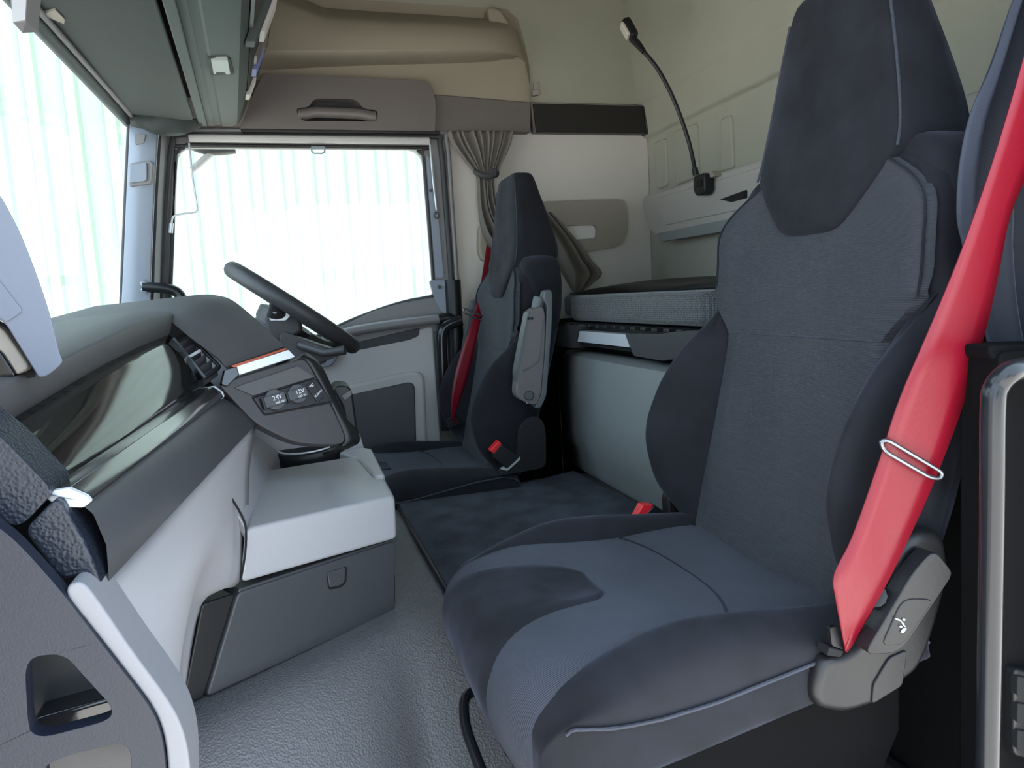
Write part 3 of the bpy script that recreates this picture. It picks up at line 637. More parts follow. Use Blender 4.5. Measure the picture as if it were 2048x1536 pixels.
def armrest(Y, th, dx, dy, sc_=1.0, det=True):
    ar = thing('armrest', None, None); ar.parent = ds; ar.location = P(1060+dx, 790+dy, Y=Y)-wloc(ds)
    q = lambda pts: [(1060+dx+(x-1060)*sc_, 790+dy+(y-790)*sc_) for x, y in pts]
    plate('arm_body', fil(PY(q([(1059, 622), (1071, 614), (1088, 612), (1092, 640), (1090, 700), (1084, 780), (1078, 806), (1068, 812), (1040, 800), (1032, 790), (1033, 770), (1036, 740), (1046, 690)]), Y), .015), (0, th, 0), 'arm', ar, bevel=.007, seg=3)
    plate('arm_back', fil(PY(q([(1086, 600), (1090, 580), (1102, 579), (1106, 588), (1105, 640), (1094, 790), (1082, 817), (1068, 816), (1082, 790), (1090, 700), (1094, 610)]), Y+.004), .01), (0, th-.008, 0), 'arm_side', ar, bevel=.006, seg=3)
    plate('arm_front', fil(PY(q([(1056, 624), (1062, 621), (1050, 690), (1038, 745), (1034, 768), (1033, 744), (1043, 690)]), Y-.001), .006), (0, th-.006, 0), 'arm_side', ar, bevel=.004)
    tube('adjust_knob', [P(*q([(1074, 618)])[0], Y=Y+th/2), P(*q([(1079, 594)])[0], Y=Y+th/2)], .017*sc_, 'arm_side', ar, n=16, bevel=.003)
    if det:
        tube('pivot_cap', [P(1058, 791, Y=Y+.005), P(1058, 791, Y=Y-.009)], .013, 'black', ar, n=20, bevel=.002)
        for c in ((1057.5, 637), (1064, 637)): tube('button', [P(*c, Y=Y+.003), P(*c, Y=Y-.003)], .004, 'flat_black', ar, n=10)
        tube('accent_line', PY([(1086, 640), (1081, 700), (1077, 722), (1060, 735), (1046, 742)], Y-.0005), .0022, 'arm_side', ar, n=6)
        tube('pivot_shaft', [P(1060, 790, Y=Y+th), P(1060, 790, Y=Y+th+.06)], .025, 'chrome', ar, n=16)
armrest(1.88, .045, 0, 0)
armrest(2.475, .04, -112, -60, .78, False)
db = thing('seat_belt', 'red seat belt hanging in front of the far driver seat', 'seat belt', tuple(P(908, 848, Y=2.48)))
Lb = [(976, 470, 2.58), (966, 540, 2.53), (955, 600, 2.44), (944, 644, 2.38), (924, 700, 2.36), (909, 755, 2.35), (903, 800, 2.35), (904, 838, 2.36), (914, 850, 2.37)]
Rb = [(990, 470, 2.585), (980, 540, 2.535), (971, 600, 2.445), (960, 646, 2.385), (946, 712, 2.365), (932, 765, 2.355), (919, 805, 2.355), (908, 840, 2.362), (921, 848, 2.372)]
ribbon('webbing', [P(a, b, Y=c) for a, b, c in Lb], [P(a, b, Y=c) for a, b, c in Rb], .0016, 'red', db)
plate('belt_anchor', fil(PY([(894, 838), (912, 832), (926, 850), (900, 856)], 2.38), .006), (0, .02, 0), 'black', db, bevel=.003)
for x in (978.5,): plate('belt_guide_slot', PY([(974, 476), (990, 474), (988, 490), (984, 486)], 2.568), (0, .01, 0), 'black', db, bevel=.002)

bh = thing('door_pillar_handle', 'black tubular grab handle on the door pillar beside the driver seat', 'handle', tuple(P(890, 850, Y=2.53)))
tube('grip', fil(PY([(922, 640), (890, 652), (882, 668), (886, 760), (892, 860)], 2.53), .035, closed=False), .020, 'handle_black', bh, n=14)
tube('pillar_post', PY([(905, 560), (912, 700), (918, 860)], 2.59), .03, 'black', bh, n=8)

#================================================================== CENTRE: mat, cabinet, bunk
mtm = thing('tunnel_mat', 'dark blue-grey carpet mat on the engine tunnel between the seats', 'mat', (.5, 1.7, -.57))
plate('carpet', fil([V((.235, 1.30, -.567)), V((.79, 1.30, -.567)), V((.79, 2.06, -.567)), V((.60, 1.99, -.567)), V((.225, 1.965, -.567))], .02), (0, 0, .014), 'carpet', mtm, bevel=.004)
tube('edging', [V((.233, 1.30, -.560)), V((.223, 1.976, -.560)), V((.5, 2.02, -.556))], .006, 'black', mtm, n=8)
cb = thing('bunk_cabinet', 'grey-green storage cabinet front under the bunk between the seats', 'cabinet', (1.0, 1.75, -.56))
rows = []
for i in range(9):
    y = 2.115+(1.30-2.115)*i/8; b = -.012*math.sin(math.pi*i/8)
    rows.append([V((x+b*k, y, z)) for x, z, k in ((.86, -.178, 0), (.805, -.182, 0), (.795, -.192, 1), (.79, -.22, 1), (.785, -.35, 1.3), (.79, -.46, 1.2), (.80, -.48, 1), (.802, -.53, .5), (.81, -.552, 0), (.86, -.555, 0))])
grid('cabinet_front', rows, 'cabinet_grey', cb, smooth=40, solid=.01)
box('side_panel', (.60, 2.57, FLOOR+.01), (.94, 2.612, -.10), 'base_plastic', cb)
box('side_panel', (.95, 2.13, FLOOR+.01), (1.34, 2.60, -.10), 'base_plastic', cb)
box('cabinet_body', (.83, 1.30, -.555), (1.33, 2.10, -.182), 'cabinet_grey', cb)

bu = thing('bunk_shelf', 'black bunk step with silver grip bar under the mattress', 'shelf', (.9, 1.7, -.13))
box('shelf_body', (.80, 1.24, -.135), (1.33, 2.12, -.100), 'black', bu, bevel=.006)
def xl(pts, x=.765): return PX(pts, x)
plate('end_block', fil(xl([(1112, 652), (1158, 649), (1148, 697), (1112, 692)]), .008), (.10, 0, 0), 'dark', bu, bevel=.006)
plate('grip_bar', fil(xl([(1159, 662), (1250, 669), (1259, 695), (1155, 683)]), .003), (.03, 0, 0), 'silver', bu, bevel=.003)
plate('grip_underside', xl([(1155, 684), (1259, 696), (1262, 704), (1153, 690)], .785), (.03, 0, 0), 'flat_black', bu, bevel=.002)
plate('corner_block', fil(xl([(1250, 667), (1318, 668), (1352, 663), (1420, 660), (1420, 700), (1325, 722), (1267, 712)], .762), .008), (.10, 0, 0), 'dark', bu, bevel=.006)
for i in range(14): box('tread_rib', (.775+.0*i, 1.30+.056*i, -.101), (.85, 1.325+.056*i, -.092), 'black', bu, bevel=.002)

mt = thing('bunk_mattress', 'charcoal mesh bunk mattress behind the seats', 'mattress', (1.1, 1.6, -.09))
out = fil([V((.80, 2.085, -.088)), V((.80, 1.28, -.088)), V((.94, 1.24, -.088)), V((.94, .62, -.088)), V((1.355, .62, -.088)), V((1.355, 2.60, -.088)), V((.98, 2.60, -.088)), V((.96, 2.12, -.088))], [.05, .05, .04, .03, .03, .03, .03, .05])
plate('mattress_body', out, (0, 0, .075), 'mattress', mt, bevel=.016, seg=3)
grid('mattress_top', [[V((x, y, -.012+.036*smooth((x-.86)/.4)+.004*math.sin(y*9))) for y in [.66+.0638*j for j in range(31) if not (x < .98 and not 1.26 < .66+.0638*j < 2.06)]] for x in (1.0, 1.1, 1.2, 1.3, 1.35)], 'black', mt, smooth=180, solid=.02)

#================================================================== CURTAINS
ct = thing('driver_curtain', 'grey-brown curtain tied back behind the driver window', 'curtain', tuple(P(960, 480, Y=2.56)))
def cloth(name, spans, Yb, folds, amp, m, par, nj=60, k=5, solid=.002):
    L_ = cat_rom([P(a, y, Y=Yb) for y, a, b in spans], k); R_ = cat_rom([P(b, y, Y=Yb) for y, a, b in spans], k); rows = []
    for i, (a, b) in enumerate(zip(L_, R_)):
        row = []
        for j in range(nj+1):
            t = j/nj; ph = folds*2*math.pi*(t+.03*math.sin(7*t+.15*i))
            p = a.lerp(b, t); am = amp*(.4+.6*(b-a).length/((L_[0]-R_[0]).length+1e-6))
            row.append(p+V((.25*am*math.cos(ph*.5+1), am*math.sin(ph)+am*.4*math.sin(ph*1.7+2), 0)))
        rows.append(row)
    return grid(name, rows, m, par, smooth=180, solid=solid)
cloth('gathered_top', [(262, 893, 1028), (285, 903, 1024), (312, 922, 1012), (335, 940, 1000), (350, 953, 992)], 2.555, 10, .014, 'curtain', ct)
cloth('hanging_end', [(350, 953, 992), (370, 955, 990), (420, 957, 1000), (470, 966, 1040), (500, 985, 1090)], 2.555, 5, .010, 'curtain', ct)
cloth('swept_end', [(425, 1070, 1106), (455, 1088, 1134), (490, 1104, 1164), (520, 1114, 1186), (546, 1124, 1206), (568, 1136, 1186), (584, 1146, 1164)], 2.50, 3, .012, 'curtain', ct, 30)
tube('tie_band', cat_rom([P(951, 345, Y=2.535), P(972, 354, Y=2.528), P(994, 350, Y=2.535), P(994, 344, Y=2.575), P(972, 342, Y=2.58), P(951, 340, Y=2.575)], 4, True), .009, 'seal', ct, closed=True, n=8, flat=(1, .4))
plate('tie_clip', PY([(980, 336), (994, 338), (993, 352), (979, 350)], 2.52), (0, .01, 0), 'seal', ct, bevel=.002)
nc = thing('passenger_curtain', 'navy curtain hanging at the near door pillar behind the red belt', 'curtain', tuple(P(1990, 700, Y=.68)))
cloth('curtain_body', [(-120, 2075, 2300), (0, 2030, 2260), (130, 1985, 2230), (230, 1945, 2210), (330, 1927, 2200), (440, 1927, 2190), (520, 1935, 2190), (620, 1955, 2190), (705, 1980, 2190)], .685, 3, .008, 'curtain_navy', nc)
ribbon('curtain_hem', [P(a, b, Y=.672) for a, b in ((2072, -120), (2026, 0), (1983, 130), (1942, 225), (1920, 330), (1915, 430), (1924, 485), (1940, 560))], [P(a, b, Y=.664) for a, b in ((2092, -120), (2046, 0), (2006, 130), (1972, 240), (1958, 330), (1953, 440), (1956, 500), (1962, 560))], .003, 'curtain_edge', nc)

#================================================================== DASHBOARD
dh = thing('dashboard', 'dark dashboard with gloss panel, trim bar and pale lower half across the cab', 'dashboard', (-.3, 1.3, FLOOR+.005))
def p3(x, y, Y): return P(x, y, Y=Y)
# padded top: windscreen base, ridge, upper edge of the gloss panel
YE = 1.30                                                    # where the passenger half ends and the driver's hood begins
def run(px, Y0, Y1):
    """a straight run of edge points from depth Y0 to Y1 (1/depth is linear along a straight edge)"""
    L_ = [0]
    for p, q in zip(px, px[1:]): L_.append(L_[-1]+math.dist(p, q))
    return [p3(*p, 1/((1-d/L_[-1])/Y0+(d/L_[-1])/Y1)) for p, d in zip(px, L_)]
ridge = run([(-90, 802), (20, 757), (110, 722), (190, 683), (250, 655), (300, 636), (340, 622)], .64, 1.46)
gu = run([(-150, 935), (0, 852), (70, 810), (140, 768), (210, 728), (275, 695), (338, 669)], .60, 1.38)
rows = []
for i, (r3, g3) in enumerate(zip(ridge, gu)):
    b = V((-.545, r3.y+.04, r3.z-.045))
    rows.append([b, b.lerp(r3, .5)+V((0, 0, .02)), b.lerp(r3, .85)+V((0, 0, .010)), r3, r3.lerp(g3, .3)+V((.006, 0, .006)), r3.lerp(g3, .8)+V((.003, 0, .002)), g3, g3+V((-.02, 0, -.02)), V((-.50, g3.y, -.16))])
grid('padded_top', rows, 'dash_top', dh, smooth=70)
# instrument hood
hl = [p3(*q) for q in ((325, 626, 1.45), (348, 648, 1.40), (392, 684, 1.35), (436, 715, 1.32), (452, 733, 1.315))]
hr_ = [p3(*q) for q in ((425, 589, 1.66), (464, 600, 1.58), (518, 644, 1.49), (556, 680, 1.43), (570, 692, 1.415))]
def bow(a, b, t, k): return a.lerp(b, t)+V((0, 0, k*math.sin(math.pi*t)))
rows = []
for i in range(13):
    t = i/12; pts = [bow(a, b, t, k) for a, b, k in zip(hl, hr_, (.012, .012, .006, 0, 0))]
    row = [V((-.545, pts[0].y+.04, pts[0].z-.05)), V((-.38, pts[0].y+.02, pts[0].z-.012))]
    row += cat_rom(pts[:4], 4)+[pts[4]]
    rows.append(row)
rows.append([p+V((-.012, .02, -.02)) for p in rows[-1]]); rows.append([p+V((-.06, .12, -.12)) for p in rows[-2]])
grid('instrument_hood', rows, 'dash_top', dh, smooth=60)
box('dash_light_block', (-.535, .63, -.62), (-.33, 2.50, -.17), 'flat_black', dh)  # unseen black block added to stop light leaking through the dash seams
# gloss panel
gd = run([(96, 993), (108, 985), (200, 925), (280, 871), (350, 824), (385, 800), (412, 778)], .592, YE-.01)
rows = [[a.lerp(b, t)+V((.008*math.sin(math.pi*t), 0, .004*math.sin(math.pi*t))) for t in [j/6 for j in range(7)]] for a, b in zip(cat_rom(gu, 3), cat_rom(gd, 3))]
grid('gloss_panel', rows, 'gloss', dh, smooth=80, solid=.008)
# trim bar with bright ends
t0, t1 = p3(112, 988, .595), p3(420, 776, YE); b0, b1 = p3(150, 1012, .592), p3(436, 797, YE)
dn0 = (b0-t0); dn1 = (b1-t1)
def bar(name, u0, u1, m, g=0):
    rows = []
    for u in (u0, u1):
        t = t0.lerp(t1, u); b = b0.lerp(b1, u); o = V((.012+g, -.003, 0))
        rows.append([t+V((-.012, 0, .002)), t+o*.7+V((0, 0, .003+g)), t.lerp(b, .35)+o*1.3, t.lerp(b, .8)+o*1.1, b+o*.4+V((0, 0, -.002-g)), b+V((-.012, 0, 0))])
    return grid(name, rows, m, dh, closed=True, caps=True, smooth=50, bevel=.0015)
bar('trim_bar', .012, .985, 'gloss_bar'); bar('bar_end', .002, .012, 'silver', .0003); bar('bar_end', .983, .997, 'silver', .001)
# dark band below the bar
B0, B1 = p3(204, 1176, .598), p3(513, 848, YE+.04)
rows = []
for i in range(9):
    u = i/8; t = b0.lerp(b1, u); b = B0.lerp(B1, u)
    rows.append([t+V((-.02, 0, .012)), t+V((.002, 0, .004)), t.lerp(b, .12)+V((.010, 0, 0)), t.lerp(b, .5)+V((.012, 0, 0)), t.lerp(b, .93)+V((.006, 0, 0)), b, b+V((-.03, 0, -.004))])
grid('lower_band', rows, 'band', dh, smooth=50)
# air vent at the end of the gloss panel
vent = thing('air_vent', None, None); vent.parent = dh; vent.location = p3(390, 712, 1.34)-wloc(dh)
vA, vB, vC, vD = p3(346, 680, 1.37), p3(374, 668, 1.40), p3(440, 734, 1.33), p3(408, 757, 1.30)
vm = (vA+vB+vC+vD)/4
plate('vent_back', [vm+(q-vm)*1.5+V((-.03, .045, -.03)) for q in (vA, vB, vC, vD)], (-.004, 0, -.003), 'flat_black', vent, smooth=0)
tube('vent_frame', fil([vA, vB, vC, vD], .006), .0035, 'black', vent, n=6, closed=True)
va = (vD-vA).normalized(); vn = (vB-vA).cross(va).normalized()
if vn.dot(vm) > 0: vn = -vn
for i in range(6):
    t = (i+.5)/6; a = vA.lerp(vD, t); b = vB.lerp(vC, t)
    plate('slat', [a-vn*.002, b-vn*.002, b-vn*.016+va*.010, a-vn*.016+va*.010], va*.0025, 'dark', vent, bevel=.0006)
tube('vent_spine', [vA+vn*.003, vD+vn*.003], .0028, 'arm_side', vent, n=8)
tube('vent_knob', [vA.lerp(vD, .5)+vn*.004, vA.lerp(vD, .5).lerp(vB.lerp(vC, .5), .75)+vn*.004], .0028, 'silver', vent, n=8)
# trim strip, switch pod
A3 = P(445, 770, Y=YE)
pn = V((.40, -.88, .25)).normalized(); POD = (A3, pn)
pd = (P(650, 771, pl=POD)-P(590, 789, pl=POD)).normalized(); pz = pn.cross(pd).normalized()      # the panel's own right and up: it is tilted in its plane
back = lambda k: -pn*k
pod = thing('switch_pod', None, None); pod.parent = dh; pod.location = P(590, 800, pl=POD)-wloc(dh)
def pp(name, pts, off, th, m, par=pod, r=.004, **kw): return plate(name, fil([q+pn*off for q in PL(pts, POD)], r), -pn*th, m, par, **kw)
pp('pod_face', [(440, 772), (470, 756), (590, 720), (612, 716), (632, 752), (660, 803), (686, 858), (692, 878), (684, 889), (640, 890), (598, 887), (556, 871), (508, 845)], 0, .03, 'dark', r=[0, .01, .01, .02, .02, .02, .02, .02, .02, .02, .03, .03, .02], bevel=.005, seg=3)
inn = PL([(596, 717), (612, 718), (634, 752), (662, 803), (682, 850), (692, 878), (684, 892)], (A3-pn*.005, pn))
outp = PL([(612, 704), (640, 727), (665, 775), (689, 832), (715, 860), (719, 884), (700, 896)], (A3-pn*.025, pn))
grid('pod_side', [[q, q.lerp(o, .5)+pn*.004, o, o-pn*.05+rt*.004, o-pn*.12] for q, o in zip(cat_rom(inn, 4), cat_rom(outp, 4))], 'black', pod, smooth=50, solid=.006)
pp('pod_upper_panel', [(468, 776), (594, 733), (626, 755), (505, 792)], .004, .008, 'dash_top', r=.003, bevel=.002)
pp('socket_plate', [(505, 797), (626, 758), (634, 764), (662, 803), (530, 829), (524, 824)], .004, .008, 'seat_plastic', r=.004, bevel=.0015)
pp('socket_groove', [(502, 794), (628, 754), (666, 806), (528, 832)], .0015, .004, 'flat_black', r=.004)
def socket(cx, cy, r, t1_, t2_):
    so = thing('power_socket', None, None); so.parent = pod; so.location = P(cx, cy, pl=POD)+pn*.004-wloc(pod)
    c = P(cx, cy, pl=POD)
    plate('socket_lid', ellipse(c+pn*.010, pd*r, pz*r, 28), -pn*.006, 'band', so, bevel=.0015)
    q = [c+pn*.014+pd*a*r+pz*(b*r) for a, b in ((-1.15, -.55), (.95, -.55), (1.0, .5), (-1.15, .5))]
    plate('socket_flap', fil(q, .003), -pn*.006, 'band', so, bevel=.0015)
    plate('flap_tab', fil([c+pn*.012+pd*a*r+pz*(b*r) for a, b in ((-1.35, -.6), (-1.1, -.6), (-1.1, .55), (-1.35, .55))], .001), -pn*.006, 'black', so, bevel=.001)
    text('lettering', t1_, c+pn*.0148+pd*r*.12+pz*r*.12, pd, pz, r*.62, 'white_print', so)
    text('lettering', t2_, c+pn*.0148+pd*r*.22-pz*r*.36, pd, pz, r*.34, 'white_print', so)
socket(547, 801, .0185, '24V', '360 W'); socket(592, 789, .0172, '12V', '180 W')
usb = pp('usb_panel', [(609, 773), (621, 762), (645, 796), (632, 806)], .007, .006, 'seat_plastic', r=.002, bevel=.001)
c = P(620, 773, pl=POD)+pn*.0075
tube('usb_symbol', [c-pd*.005, c+pd*.005], .0006, 'white_print', pod, n=6); tube('usb_symbol', [c-pd*.003, c+pd*.001+pz*.003, c+pd*.004+pz*.003], .0005, 'white_print', pod, n=6)
tube('usb_symbol', [c-pd*.001, c+pd*.003-pz*.003], .0005, 'white_print', pod, n=6)
text('lettering', 'AUX-IN', P(633, 789, pl=POD)+pn*.008, pd+pz*.5, pz, .006, 'white_print', pod)
pp('silver_strip', [(470, 735), (573, 702), (586, 716), (475, 752)], .010, .012, 'silver', r=.002, bevel=.002)
pp('strip_dark_end', [(447, 741), (470, 735), (475, 752), (452, 774), (440, 770)], .0085, .012, 'gloss_bar', r=.002, bevel=.002)  # dark glossy end piece left of the silver strip
pp('copper_strip', [(458, 734), (567, 698), (571, 701), (466, 737)], .008, .010, 'orange', r=.001, bevel=.001)
# end of the dashboard at the near door: grained cap, pocket panel, pale edge
plate('end_cap', fil(PY([(-140, 770), (0, 872), (108, 984), (40, 1056), (0, 1042), (-140, 960)], .585), .01), (0, .05, 0), 'leather', dh, bevel=.008, seg=3)
plate('end_cap', fil(PY([(114, 992), (170, 1085), (206, 1176), (168, 1176), (162, 1150), (122, 1164), (46, 1062)], .583), .008), (0, .05, 0), 'leather', dh, bevel=.008, seg=3)
plate('cap_gap', PY([(118, 1160), (160, 1142), (170, 1160), (124, 1182)], .60), (0, .03, 0), 'flat_black', dh, bevel=.002)
h1 = fil(PY([(50, 1342), (60, 1318), (90, 1309), (132, 1312), (156, 1340), (222, 1412), (224, 1432), (206, 1444), (92, 1474), (66, 1470), (56, 1450)], .558), .008, 3)
h2 = fil(PY([(84, 1534), (130, 1512), (228, 1488), (252, 1490), (262, 1506), (262, 1580), (90, 1580)], .558), .008, 3)
plate('pocket_panel', fil(PY([(-140, 960), (0, 1056), (40, 1090), (114, 1172), (180, 1258), (244, 1340), (300, 1412), (322, 1462), (332, 1530), (334, 1640), (-140, 1640)], .558), .03), (0, .014, 0), 'panel_blue', dh, holes=[h1, h2], bevel=.004)
plate('pocket_back', PY([(20, 1270), (300, 1380), (300, 1640), (20, 1640)], .625), (0, .01, 0), 'band', dh, smooth=0)
plate('pocket_shelf', fil(PY([(60, 1440), (230, 1392), (236, 1440), (70, 1480)], .60), .006), (0, .03, 0), 'gloss_bar', dh, bevel=.006)
plate('pale_edge', fil(PY([(120, 1182), (162, 1156), (206, 1216), (262, 1300), (322, 1380), (360, 1440), (380, 1510), (384, 1640), (338, 1640), (336, 1530), (326, 1462), (304, 1412), (246, 1338), (184, 1258)], .562), .02), (0, .05, 0), 'pale', dh, bevel=.010, seg=3)
# pale lower half
nA = [p3(*q) for q in ((204, 1172, .61), (262, 1290, .61), (325, 1375, .612), (366, 1445, .615), (380, 1510, .62), (384, 1640, .63))]
nB = [p3(*q) for q in ((300, 1072, .77), (352, 1160, .77), (370, 1240, .78), (362, 1310, .80), (345, 1390, .82), (330, 1500, .84))]
nC = [p3(*q) for q in ((400, 965, .97), (424, 1040, .97), (420, 1105, .98), (392, 1170, .99), (364, 1270, 1.0), (350, 1412, 1.02))]
nD = [p3(*q) for q in ((512, 850, 1.335), (500, 930, 1.27), (496, 1030, 1.20), (484, 1160, 1.14), (406, 1204, 1.085), (366, 1412, 1.065))]
cols = [cat_rom([a, b, c_, d], 5) for a, b, c_, d in zip(nA, nB, nC, nD)]
rows = [[cols[i][j] for i in range(6)] for j in range(len(cols[0]))]
rows = [cat_rom(r_, 4) for r_ in rows]
grid('lower_half', rows, 'light', dh, smooth=180, solid=.012)

# ---- console box with drawer
CF = (V((Q0.x, Q0.y, 0)), V((en.x, en.y, 0))); cn = CF[1]
co = thing('centre_console', 'pale grey console box with dark drawer standing on the tunnel', 'console', (0, 1.25, -.57))
f4 = PL([(490, 1058), (790, 990), (794, 1078), (480, 1168)], CF)
zt = f4[1].z
far = P(744, 906, Z=zt); vec = far-f4[1]; vec.z = 0
plate('console_box', fil(f4, .012), vec, 'light', co, bevel=.008, seg=3)
tw = PZ([(490, 1052), (432, 950), (500, 862), (566, 908), (600, 1000)], zt+.002)
plate('console_top', [f4[0]+V((0, 0, .001)), P(434, 950, Y=1.16), P(500, 866, Y=1.45), P(566, 908, Z=zt)], (0, .01, -.03), 'light', co, bevel=.004)
tube('console_seam', [P(*q, Y=y) for q, y in (((430, 945), 1.135), ((456, 985), 1.115), ((484, 1032), 1.10), ((492, 1062), 1.095), ((490, 1110), 1.09), ((480, 1168), 1.085))], .0016, 'flat_black', co, n=6, k=3)
plate('tray_wall', PY([(500, 850), (720, 868), (740, 935), (500, 935)], 1.74), (0, .02, 0), 'light', co, bevel=.004)
plate('tray_rim', fil(PZ([(676, 904), (722, 893), (744, 897), (770, 948), (748, 950), (715, 915)], zt+.010), .01), (0, 0, -.03), 'light', co, bevel=.006)
dr = plate('drawer', fil(PL([(476, 1186), (791, 1082), (791, 1222), (412, 1396)], (CF[0]-cn*.012, cn)), .01), -cn*.25, 'band', co, bevel=.006, seg=3)
plate('catch_gap', fil(PL([(652, 1146), (695, 1132), (693, 1166), (681, 1176), (657, 1180)], (CF[0]-cn*.0115, cn)), .006), -cn*.01, 'flat_black', dr, smooth=0)
plate('drawer_catch', fil(PL([(655, 1146), (692, 1134), (690, 1164), (680, 1172), (660, 1176)], (CF[0]-cn*.009, cn)), .005), -cn*.01, 'band', dr, bevel=.002)
plate('drawer_lip', PL([(478, 1178), (791, 1076), (791, 1086), (476, 1190)], (CF[0]-cn*.016, cn)), -cn*.02, 'band', dr, bevel=.002)
plate('side_filler', fil(PL([(404, 1208), (472, 1186), (446, 1270), (408, 1396), (364, 1412)], (CF[0]-cn*.018, cn)), .008), -cn*.2, 'black', co, bevel=.005)
plate('console_foot', PL([(420, 1250), (790, 1150), (790, 1232), (412, 1404)], (CF[0]-cn*.03, cn)), -cn*.2, 'flat_black', co, smooth=0)
# oval cup tray lying on the console
cu = thing('cup_holder', 'black oval cup holder with bright rim on the console tray', 'cup holder', tuple(P(620, 918, Z=zt+.004)))
cc = P(620, 906, Z=zt+.006); ca = (P(672, 900, Z=zt+.02)-cc); cb_ = (P(630, 896, Z=zt+.02)-cc)
ca = V((.085, .014, .006)); cb_ = V((-.012, .05, .012))
grid('holder_body', [ellipse(cc+V((0, 0, h)), ca*k, cb_*k) for h, k in ((-.022, .92), (.006, 1), (.018, .98), (.021, .9))], 'black', cu, closed=True, caps=True, smooth=50)
tube('rim', ellipse(cc+V((0, 0, .021)), ca*.86, cb_*.86, 32), .003, 'silver', cu, closed=True, n=6)

# ---- steering wheel
sw = thing('steering_wheel', 'black steering wheel seen edge-on in front of the driver seat', 'steering wheel', (-.02, 2.22, -.05))
wc = V((-.004, 2.22, -.006)); wx = V((.796, 0, -.605)).normalized(); wn = V((.605, .02, .796)).normalized(); wy = wn.cross(wx).normalized()
tube('rim', ellipse(wc, wx*.198, wy*.205, 56), .0225, 'dark', sw, closed=True, n=12, flat=(1.05, 1.05))
hub = wc-wn*.05
grid('hub', [ellipse(hub+wn*h, wx*.085*k, wy*.085*k, 24) for h, k in ((-.05, .7), (-.02, .95), (.01, 1), (.02, .8))], 'dark', sw, closed=True, caps=True, smooth=50)
for dx_, dy_ in ((1, .0), (-.25, 1), (-.25, -1)):
    d = (wx*dx_+wy*dy_).normalized()
    tube('spoke', [hub+d*.06, hub+d*.13+wn*.01, wc+d*.195], [.024, .02, .016], 'dark', sw, n=10, flat=(.7, 1.3))
tube('spoke_trim', [hub-wy*.09-wx*.02, hub-wy*.15-wx*.04+wn*.02], .012, 'silver', sw, n=10)
scn = thing('steering_shroud', 'dark steering column shroud with stalks under the steering wheel', 'shroud', (-.1, 2.2, -.3))
tube('shroud', [hub-wn*.04, hub-wn*.12-wx*.02, hub-wn*.26-wx*.05], [.075, .082, .09], 'dark', scn, n=18)
plate('stalk_module', fil(PY([(525, 628), (545, 614), (580, 620), (600, 632), (608, 662), (560, 690), (540, 672)], 2.10), .02), (0, .10, 0), 'dark', scn, bevel=.012, seg=3)
plate('module_silver', fil(PY([(538, 634), (572, 622), (584, 628), (572, 642), (540, 642)], 2.095), .006), (0, .01, 0), 'silver', scn, bevel=.002)  # silver piece on the near face of the module
tube('stalk', [P(600, 690, Y=2.05), P(650, 706, Y=2.0), P(690, 700, Y=1.98)], [.012, .011, .013], 'dark', scn, n=10)
plate('column_base', fil(PY([(560, 660), (640, 690), (690, 705), (660, 720), (600, 730), (560, 715)], 2.06), .02), (0, .2, 0), 'dark', scn, bevel=.015, seg=3)
plate('knee_body', fil(PY([(664, 778), (678, 770), (700, 773), (706, 790), (714, 850), (718, 880), (700, 902), (680, 896), (690, 840), (684, 812)], 1.74), .012), (0, .12, 0), 'seat_plastic', dh, bevel=.008, seg=3)
plate('knee_edge', fil(PY([(682, 792), (702, 780), (705, 790), (690, 802)], 1.733), .004), (0, .02, 0), 'arm', dh, bevel=.003)

#================================================================== NEAR SIDE
mh = thing('pillar_display_housing', 'blue-grey pillar housing with square cover at the near left of the dashboard', 'housing', tuple(P(60, 760, Y=.75)))
hs = PY([(-160, 200), (-60, 300), (0, 388), (40, 462), (78, 560), (104, 640), (120, 712), (128, 724), (96, 752), (78, 756), (70, 742), (10, 645), (-160, 560)], .74)
plate('housing_shell', fil(hs, [.02]*7+[.008, .01, .006, .006, .006, 0]), (-.02, .06, 0), 'housing', mh, bevel=.010, seg=3)
plate('square_cover', fil(PY([(-40, 524), (0, 563), (46, 622), (12, 645), (-40, 600)], .7385), .004), (0, .01, 0), 'housing', mh, bevel=.002)
plate('recess', PY([(-160, 560), (12, 648), (74, 744), (70, 754), (0, 768), (-160, 800)], .775), (-.02, .03, 0), 'flat_black', mh, smooth=0)
plate('recess_panel', fil(PY([(-160, 585), (4, 656), (60, 736), (30, 752), (-160, 690)], .762), .006), (0, .02, 0), 'taupe', mh, bevel=.003)
plate('recess_glass', fil(PY([(-160, 650), (0, 700), (34, 752), (10, 762), (-160, 790)], .757), .006), (0, .02, 0), 'gloss', mh, bevel=.003)

